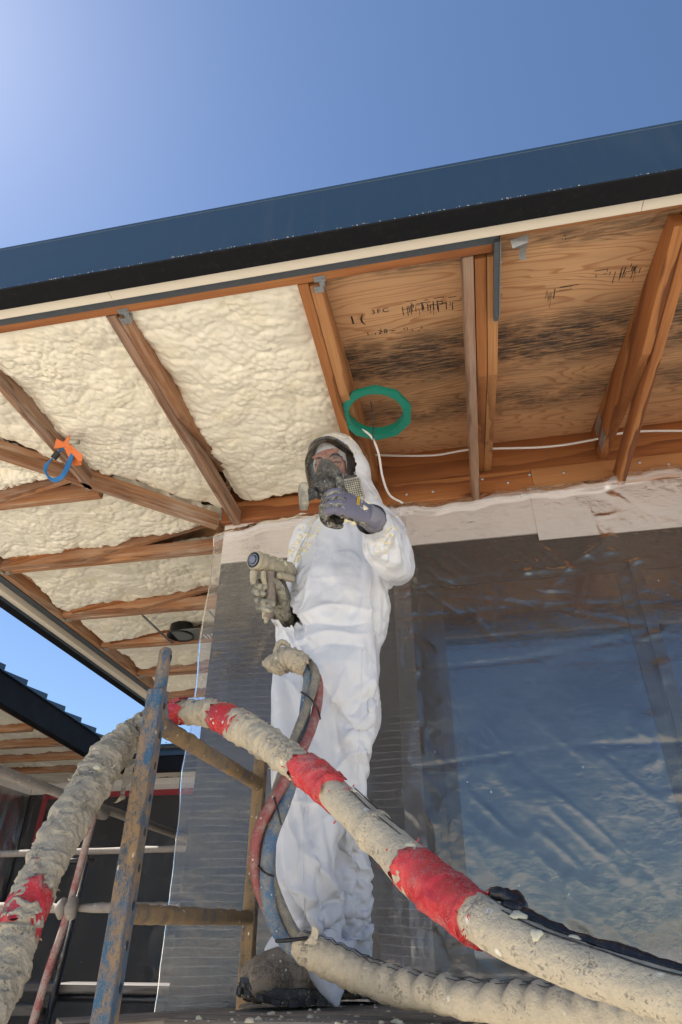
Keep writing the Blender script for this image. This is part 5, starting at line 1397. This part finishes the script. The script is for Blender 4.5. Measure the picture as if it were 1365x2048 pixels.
# the folds one can point to: ridge lines across the cloth (photo line, half width in photo pixels, height)
w_ = P @ np.array(FW); sx = 682.5 + FPX * (P @ np.array(RT)) / w_; sy = 1024 - FPX * (P @ np.array(UP)) / w_
front = np.clip(-(N * P).sum(1) / np.linalg.norm(P, axis=1) * 2.5, 0, 1)
for pts, hw, am in (([(585, 1236), (640, 1216), (700, 1214), (778, 1230)], 9, .013), ([(563, 1268), (620, 1246), (690, 1250), (752, 1242)], 8, -.013), ([(570, 1290), (650, 1264), (715, 1270), (768, 1262)], 8, .013), ([(600, 1306), (660, 1286), (740, 1296)], 7, -.009),
                    ([(700, 1290), (672, 1392), (616, 1478)], 9, .012), ([(738, 1300), (748, 1400), (700, 1470), (668, 1500)], 9, .013), ([(560, 1352), (590, 1372), (612, 1420)], 7, .009), ([(652, 1440), (700, 1404), (752, 1392)], 7, -.009),
                    ([(748, 1500), (700, 1512), (652, 1560)], 8, .013), ([(578, 1600), (630, 1606), (690, 1590)], 8, .010), ([(742, 1560), (690, 1580), (640, 1640)], 8, -.009), ([(572, 1640), (600, 1700), (590, 1760)], 8, .010),
                    ([(600, 1690), (650, 1752), (704, 1850)], 9, .014), ([(562, 1768), (622, 1796), (668, 1880)], 8, .013), ([(596, 1836), (650, 1806), (712, 1812)], 7, -.011), ([(706, 1660), (714, 1760), (712, 1850)], 7, -.016), ([(722, 1700), (744, 1760), (728, 1800)], 6, .010), ([(720, 1830), (746, 1850), (724, 1890)], 6, .010),
                    ([(668, 1112), (704, 1108), (726, 1128)], 6, .007), ([(600, 1150), (640, 1156), (700, 1150)], 7, .004), ([(732, 1080), (768, 1116), (806, 1128)], 7, .011), ([(716, 1072), (742, 1118), (790, 1150)], 7, -.009), ([(776, 1050), (794, 1086), (806, 1116)], 6, .010), ([(748, 1060), (770, 1092), (800, 1100)], 6, -.008),
                    ([(740, 1160), (748, 1200), (740, 1232)], 6, .007), ([(575, 1180), (600, 1220), (590, 1240)], 6, .007)):
    Q = spline(np.array(pts, float), 24); best = np.full(len(P), 1e9); tt = np.zeros(len(P))
    for i in range(len(Q) - 1):
        e = Q[i + 1] - Q[i]; L2 = e @ e; u = np.clip(((sx - Q[i, 0]) * e[0] + (sy - Q[i, 1]) * e[1]) / L2, 0, 1)
        dd = np.hypot(sx - Q[i, 0] - u * e[0], sy - Q[i, 1] - u * e[1]); k = dd < best; best[k] = dd[k]; tt[k] = (i + u[k]) / (len(Q) - 1)
    d += am * np.exp(-best / hw) * np.clip(1 - np.abs(2 * tt - 1) ** 2.5, 0, 1) * front
setv(suit, P + N * d[:, None])
me.polygons.foreach_set('use_smooth', [True] * len(me.polygons))
# ------------------------------------------------------------------ gloves
def basis(c, x, up):
    x = np.array(x, float); x /= np.linalg.norm(x); y = np.array(up, float); y -= x * (x @ y); y /= np.linalg.norm(y); z = np.cross(x, y)
    return lambda p: np.array(c) + x * p[0] + y * p[1] + z * p[2]
def fist_parts(B):
    """x wrist to knuckles, y towards the thumb, z out of the back of the hand"""
    out = [limb([(*B((-.012, 0, 0)), .034, .8), (*B((.03, 0, 0)), .042, .52), (*B((.068, .0, 0)), .046, .42), (*B((.09, 0, -.004)), .043, .4)], 26)]
    out[0] = ell_rings([(B((x, yo, zo)), B((0, a, 0)) - B((0, 0, 0)), B((0, 0, b)) - B((0, 0, 0))) for x, a, b, yo, zo in ((-.03, .026, .021, 0, 0), (-.01, .030, .022, 0, 0), (.02, .038, .022, .002, 0), (.05, .043, .020, .001, 0), (.08, .044, .017, 0, -.002), (.094, .040, .013, 0, -.005))], 28)
    for y, ln, r in ((.0335, 1.0, .0118), (.0115, 1.08, .0124), (-.0115, 1.0, .0120), (-.0325, .86, .0108)):
        p = [B((.086, y, -.001)), B((.098, y * 1.03, -.016 * ln)), B((.100, y * 1.03, -.043 * ln)), B((.082, y, -.057 * ln)), B((.060, y * .97, -.054 * ln)), B((.050, y * .95, -.040))]
        out.append(limb([(*q, r * k) for q, k in zip(p, (1.08, 1.12, 1.05, 1.02, .95, .85))], 16, 26))
    th = [B((.018, .026, -.014)), B((.046, .044, -.018)), B((.068, .062, -.015)), B((.080, .088, -.010)), B((.084, .110, -.006))]
    out.append(limb([(*q, r) for q, r in zip(th, (.019, .0175, .0135, .0128, .0108))], 18, 26))
    return out
# knuckles lead to the left of the picture and a little towards the lens; back of the hand to the lens
HW = A3(735, 1032, 1.50)
kdir = A3(664, 996, 1.425) - HW
tdir = A3(684, 940, 1.475) - A3(694, 1005, 1.46)
Bl = basis(HW, kdir, tdir)
if (Bl((0, 0, 1)) - HW) @ (-HW) < 0:
    B0 = Bl; Bl = lambda p: B0((p[0], p[1], -p[2]))
S_ = 1.15
Bs = lambda p: Bl((p[0] * S_, p[1] * S_, p[2] * S_))
gl = fuse('glove', fist_parts(Bs), .0021, 3, [M_glove, M_palm], person)
P, N = getv(gl)
L = np.column_stack([(P - HW) @ ((Bl(e) - HW)) for e in ((1, 0, 0), (0, 1, 0), (0, 0, 1))])
fm = np.empty(len(gl.data.polygons) * 3, np.float32); gl.data.polygons.foreach_get('center', fm); fcn = fm.reshape(-1, 3).astype(float)
LC = np.column_stack([(fcn - HW) @ ((Bl(e) - HW)) for e in ((1, 0, 0), (0, 1, 0), (0, 0, 1))])
wob = .003 * vnoise(LC, 60, 3)
pal = (LC[:, 2] < -.019 + wob) | ((LC[:, 1] > .062) & (LC[:, 0] > .035)) | ((LC[:, 1] < -.036 + wob) & (LC[:, 0] < .085) & (LC[:, 2] < .004))
for yy in (.0235, .0, -.0235):                           # the coating shows dark between the fingers
    pal |= (np.abs(LC[:, 1] - yy * S_) < .0062) & (LC[:, 0] > .083 + wob)
gl.data.polygons.foreach_set('material_index', pal.astype(np.int32))
setv(gl, P + N * (.0006 * fbm(P, 140, 3, 4))[:, None])
fa = (ELL - WRL) / np.linalg.norm(ELL - WRL)
sweep('glove_cuff', [Bl((.006, 0, 0)), Bl((-.012, 0, 0)) + fa * .008, Bl((-.02, 0, 0)) + fa * .035, Bl((-.02, 0, 0)) + fa * .07], [.034, .0355, .037, .036], M_glovecuff, gl, 36, 40, lambda P, N, s, an: .0011 * np.sin(an * 36) + .0015 * fbm(P, 40, 2, 3))
bx_, by_, bz_ = [Vector(Bl(e) - HW) for e in ((1, 0, 0), (0, 1, 0), (0, 0, 1))]
def backm(x, y, lift=.0005):
    c = Vector(Bl((x, y, .0235 + lift))); m = Matrix((by_, -bx_, by_.cross(-bx_))).transposed().to_4x4()
    if by_.cross(-bx_).dot(bz_) < 0: m = Matrix((-by_, -bx_, (-by_).cross(-bx_))).transposed().to_4x4()
    m.translation = c; return m
flat_text('glove_print', '80008', .0135, backm(.046, .012), M_yellow, gl, .0012, 1.0, 'CENTER')
for k, (x, a) in enumerate(((.036, .024), (.032, .022), (.024, .018), (.017, .016))):
    m = backm(x, .012 - .004 * k)
    mobj('print_line', [(-a, -.0008, 0), (a, -.0008, 0), (a, .0008, 0), (-a, .0008, 0)], [(0, 1, 2, 3)], M_whiteprint, gl, False, m)
for b_ in ((Bl((.022, -.002, .0235)), bz_, .0095, .45), (Bl((.012, .034, .018)), bz_, .008, .5), (Bl((.075, -.036, -.010)), -by_, .009, .5), (Bl((.055, -.042, -.012)), -by_, .010, .5), (Bl((.035, -.042, -.012)), -by_, .008, .5)): blobs('foam_blob', [b_], M_crumb, gl)

# ------------------------------------------------------------------ his right hand round the spray gun
gun = thing('spray_gun', tuple(A3(540, 1180, 1.80)), 'foam caked spray gun with a round black air cap in his lowered hand', 'spray gun')
g0, g1 = A3(509, 1120, 1.74), A3(578, 1142, 1.90)
gm, gL = frame(g0, g1)
gmz = gm @ Matrix.Rotation(rad(90), 4, 'Y'); gmz.translation = Vector(g0)
rough = lambda a, sd=3: (lambda P, N, s, an: a * (fbm(P, 50, 4, sd) + .8 * ridge(P, 40, sd + 1, 2)))
sweep('gun_body', [g0, g0 + (g1 - g0) * .5, g1, g1 + (g1 - g0) * .08], [.030, .0295, .0285, .02], M_gun, gun, 30, 70, rough(.0048))
gdir = (g0 - g1) / np.linalg.norm(g0 - g1)
capm = Vector(gdir).to_track_quat('Z', 'Y').to_matrix().to_4x4(); capm.translation = Vector(g0)
lathe('air_cap', [(.0, .006), (.014, .006), (.0165, .006), (.0172, .0045), (.0172, .0025), (.019, .002), (.0255, .004), (.0262, .002), (.0262, -.004), (0, -.004)], capm, M_black, gun, 36)
lathe('cap_ring', [(.0262, .0035), (.0278, .0045), (.030, .003), (.030, -.004), (.0262, -.004)], capm, M_gun, gun, 36)
lathe('cap_ring', [(.0165, .0065), (.0185, .007), (.0195, .005), (.0165, .005)], capm, m_plain('blue_grey_metal', (.30, .33, .42), .4, .1, 40, .1, .002, Metallic=.6), gun, 30)
mh = mobj('cap_nut', [(.0135 * math.cos(a), .0135 * math.sin(a), z) for z in (.005, .0095) for a in np.linspace(0, 2 * math.pi, 6, endpoint=False)], [(0, 1, 7, 6), (1, 2, 8, 7), (2, 3, 9, 8), (3, 4, 10, 9), (4, 5, 11, 10), (5, 0, 6, 11), (6, 7, 8, 9, 10, 11)], m_plain('cap_metal', (.22, .24, .30), .45, .2, 60, .2, .002, Metallic=.5), gun, False, capm)
sweep('gun_handle', [A3(541, 1142, 1.79), A3(541, 1175, 1.805), A3(540, 1205, 1.82), A3(536, 1236, 1.83)], [.013, .0155, .019, .017], m_dusty('gun_grip', (.20, .16, .13), (.50, .43, .34), .35, 30, .5, .5, .003), gun, 22, 40, rough(.0012))
sweep('trigger', [A3(527, 1143, 1.77), A3(528, 1160, 1.775), A3(533, 1172, 1.785)], [.008, .008, .005], M_gun, gun, 14, 20, rough(.0015))
sweep('gun_valve', [A3(508, 1143, 1.755), A3(507, 1158, 1.757), A3(507, 1168, 1.757)], [.011, .010, .006], M_gun, gun, 14, 20, rough(.0022))
sweep('gun_valve', [A3(556, 1150, 1.80), A3(585, 1157, 1.86)], [.011, .013], M_gun, gun, 14, 20, rough(.0018))
sweep('handle_end', [A3(534, 1226, 1.825), A3(531, 1238, 1.828)], [.016, .010], M_gun, gun, 14, 14, rough(.003))
sweep('handle_end', [A3(533, 1238, 1.828), A3(532, 1246, 1.828)], [.007, .006], M_gun, gun, 10, 8)
rgb = np.random.default_rng(3); it = []
for k in range(80):
    t = rgb.uniform(0, 1); c = g0 + (g1 - g0) * t; a = rgb.uniform(3.3, 6.6); u = np.cross(gdir, (0, 0, 1.)); u /= np.linalg.norm(u); wv = np.cross(gdir, u)
    n_ = u * math.cos(a) + wv * math.sin(a); it.append((c + n_ * .0285, n_, rgb.uniform(.002, .0085), rgb.uniform(.4, .9)))
tag(blobs('foam_blob', it, M_crumb, gun), kind='stuff')
HR = A3(562, 1205, 1.885)
fing = []
def F_(pts, r): fing.append(limb([(*A3(*p), r * k) for p, k in zip(pts, (1.1, 1.08, 1.0, .95, .9)[:len(pts)])], 16, 24))
fing.append(limb([(*A3(573, 1244, 1.97), .034, .9), (*A3(569, 1232, 1.93), .035, .85), (*A3(566, 1222, 1.90), .033, .75), (*A3(562, 1195, 1.885), .040, .6), (*A3(556, 1172, 1.87), .038, .55)], 22))
F_([(553, 1168, 1.885), (532, 1160, 1.875), (516, 1164, 1.84), (518, 1170, 1.80), (531, 1174, 1.785)], .0112)
F_([(552, 1184, 1.89), (530, 1178, 1.88), (512, 1180, 1.845), (513, 1184, 1.805), (528, 1188, 1.79)], .0122)
F_([(553, 1200, 1.89), (532, 1197, 1.885), (516, 1200, 1.85), (522, 1203, 1.80), (545, 1208, 1.795)], .0120)
F_([(554, 1214, 1.89), (534, 1212, 1.885), (519, 1215, 1.85), (522, 1217, 1.81), (540, 1220, 1.80)], .0108)
fing.append(limb([(*A3(566, 1198, 1.865), .018), (*A3(562, 1182, 1.835), .0165), (*A3(554, 1168, 1.815), .0145), (*A3(546, 1160, 1.80), .012)], 16, 20))
g2 = fuse('glove', fing, .0022, 3, M_gunglove, person)
P, N = getv(g2); setv(g2, P + N * (.0016 * fbm(P, 70, 4, 4) + .0008 * ridge(P, 60, 5, 2))[:, None])
sweep('glove_cuff', [A3(560, 1206, 1.885), A3(562, 1222, 1.905), A3(566, 1236, 1.94)], [.029, .033, .036], M_gunglove, g2, 24, 20, lambda P, N, s, an: .003 * fbm(P, 40, 3, 3))

# ------------------------------------------------------------------ boots
def boot(name, toe, heel, ankle, parent, mat, up=.0):
    toe, heel, ankle = [np.array(q) for q in (toe, heel, ankle)]
    B = []; ax = heel - toe; ln = np.linalg.norm(ax); ax /= ln; side = np.cross(ax, (0, 0, 1.)); side /= np.linalg.norm(side); upv = np.cross(side, ax)
    rows = []
    for t, wd, h, lift in ((.02, .030, .028, .012), (.07, .048, .038, .006), (.2, .058, .050, .0), (.36, .058, .056, 0), (.52, .050, .062, 0), (.68, .046, .064, 0), (.85, .046, .060, 0), (.96, .036, .05, .004)):
        rows.append((toe + ax * ln * t + upv * (h + lift), side * wd, upv * h))
    B.append(ell_rings(rowsfill(rows, 26), 30))
    B.append(limb([(*(heel - ax * .07 + upv * .07), .050), (*(heel - ax * .06 + upv * .13), .050), (*ankle, .052)], 22))
    o = fuse(name, B, .0045, 3, mat, parent)
    P, N = getv(o)
    tt = (P - toe) @ ax; hh = (P - toe) @ upv; ss = (P - toe) @ side
    # stitched seams and creases across the vamp
    d = .0018 * fbm(P, 28, 4, 3) - .0035 * np.exp(-((tt - .115 - .1 * np.abs(ss)) / .004) ** 2) - .003 * np.exp(-((hh - .036 - .02 * tt) / .003) ** 2) - .0025 * np.exp(-((tt - .155 + .3 * ss) / .005) ** 2)
    setv(o, P + N * d[:, None])
    # welted sole with tread blocks round its edge
    out = []
    for k in range(40):
        a = k / 40 * 2 * math.pi; q = math.cos(a); r_ = .062 - .014 * (q < 0) * abs(q)
        out.append((.5 * ln - .515 * ln * q, r_ * math.sin(a) * (1 - .12 * math.cos(a * 2)) * (1.0 if q > 0 else .85)))
    V, F = [], []
    for z, s in ((-.004, .97), (.012, 1.02), (.026, 1.0)):
        for x, y in out:
            lift = .022 * max(0, 1 - x / (.32 * ln)) ** 1.5
            V.append(toe + ax * (ln * .5 + (x - ln * .5) * s) + side * y * s + upv * (z + lift))
    n = len(out); F = [(i * n + k, i * n + (k + 1) % n, (i + 1) * n + (k + 1) % n, (i + 1) * n + k) for i in range(2) for k in range(n)] + [tuple(range(n - 1, -1, -1)), tuple(2 * n + k for k in range(n))]
    fix_normals(mobj('sole', V, F, M_bootsole, o, False))
    V, F = [], []
    for k in range(0, 40):
        x, y = out[k]; x2, y2 = out[(k + 1) % 40]
        for z0, z1 in ((-.006, .006), (.009, .016)):
            if (k + (z0 > 0)) % 2: continue
            lift = .022 * max(0, 1 - x / (.32 * ln)) ** 1.5; lf2 = .022 * max(0, 1 - x2 / (.32 * ln)) ** 1.5
            j = len(V)
            for xx, yy, l_ in ((x, y, lift), (x2, y2, lf2)):
                for s in (.95, 1.055):
                    for z in (z0, z1): V.append(toe + ax * (ln * .5 + (xx - ln * .5) * s) + side * yy * s + upv * (z + l_))
            F += [(j + 2, j + 3, j + 7, j + 6), (j, j + 1, j + 3, j + 2), (j + 4, j + 6, j + 7, j + 5), (j + 1, j + 5, j + 7, j + 3), (j, j + 2, j + 6, j + 4)]
    tag(fix_normals(mobj('sole_tread', V, F, M_bootsole, o)), kind='stuff')
    return o
M_bootsole = m_dusty('boot_sole', (.035, .035, .036), (.34, .29, .22), .36, 24, .8, .6, .003, 60)
toe = A3(484, 1985, 1.80); toe[2] = DZ + .012
heel = A3(668, 2020, 2.0); heel[2] = DZ + .008
boot('boot', toe, heel, A3(640, 1915, 1.97), person, M_boot)
toe2 = A3(692, 1995, 2.03); toe2[2] = DZ + .006; heel2 = np.array([-.36, 2.27, DZ + .006])
boot('boot', toe2, heel2, A3(700, 1940, 2.15), person, M_boot)

# zip flap and stitched seams, laid on the draped cloth
def on_suit(px, py, lift=.0):
    d = at(px, py, 1.0).normalized()
    ok, p, n, _ = suit.ray_cast(suit.matrix_basis.inverted() @ Vector((0, 0, 0)), d)
    return npv(p + n * lift) if ok else None
def seam(name, px, r=.0016, n=26, lift=.0):
    Q = [on_suit(*q, lift) for q in spline(np.array(px, float), n)]; Q = [q for q in Q if q is not None]
    if len(Q) > 4: sweep(name, Q, r, M_suit, suit, 8, len(Q) * 3)
deps = bpy.context.evaluated_depsgraph_get(); deps.update()
seam('suit_seam', [(590, 1118), (586, 1150), (583, 1190), (586, 1232)]); seam('suit_seam', [(743, 1150), (741, 1180), (738, 1222)])
seam('suit_seam', [(600, 1300), (604, 1420), (612, 1560), (606, 1700), (610, 1840)]); seam('suit_seam', [(725, 1300), (722, 1420), (716, 1560)])
seam('zip_flap', [(648, 1030), (622, 1056), (600, 1092), (588, 1122)], .0055, 22, -.001); seam('zip_flap', [(660, 1034), (634, 1060), (611, 1096), (598, 1126)], .003, 22)
# dried foam: dribbles along the zip flap, the shoulder and the sleeve
deps = bpy.context.evaluated_depsgraph_get(); deps.update()
rg = np.random.default_rng(21); it = []
def drop(px, py, s, fl=.6):
    d = at(px, py, 1.0).normalized()
    ok, p, n, _ = suit.ray_cast(suit.matrix_basis.inverted() @ Vector((0, 0, 0)), d)
    if ok: it.append((npv(p), npv(n), s, fl))
for k in range(170):
    t = rg.uniform(0, 1); x = 645 - 60 * t + rg.normal(0, 3); y = 1026 + 92 * t; side_ = rg.choice([-9, 9, 0], p=[.42, .42, .16])
    drop(x + side_ + rg.normal(0, 2.0), y + side_ * .5 + rg.normal(0, 4), rg.choice([.0026, .0045, .0075], p=[.4, .4, .2]))
for k in range(70): drop(rg.uniform(735, 800), rg.uniform(985, 1060), rg.choice([.0018, .003, .0055], p=[.5, .35, .15]))
for k in range(60): drop(rg.normal(770, 14), rg.normal(1075, 26), rg.choice([.002, .0035, .0055], p=[.5, .35, .15]), .5)
for k in range(50):
    t_ = rg.uniform(0, 1); drop(618 + 95 * t_ + rg.normal(0, 2), 893 - 22 * math.sin(t_ * 2.6) + rg.normal(0, 3), rg.choice([.002, .0035, .006], p=[.4, .4, .2]), .6)
for k in range(60): drop(rg.uniform(640, 745), rg.uniform(866, 905), rg.choice([.0018, .003, .005], p=[.5, .35, .15]), .5)
for k in range(26): drop(rg.uniform(590, 760), rg.uniform(1060, 1130), .0016, .5)
blobs('foam_splatter', it, M_crumb, suit)
suit.children[0]['kind'] = 'stuff'
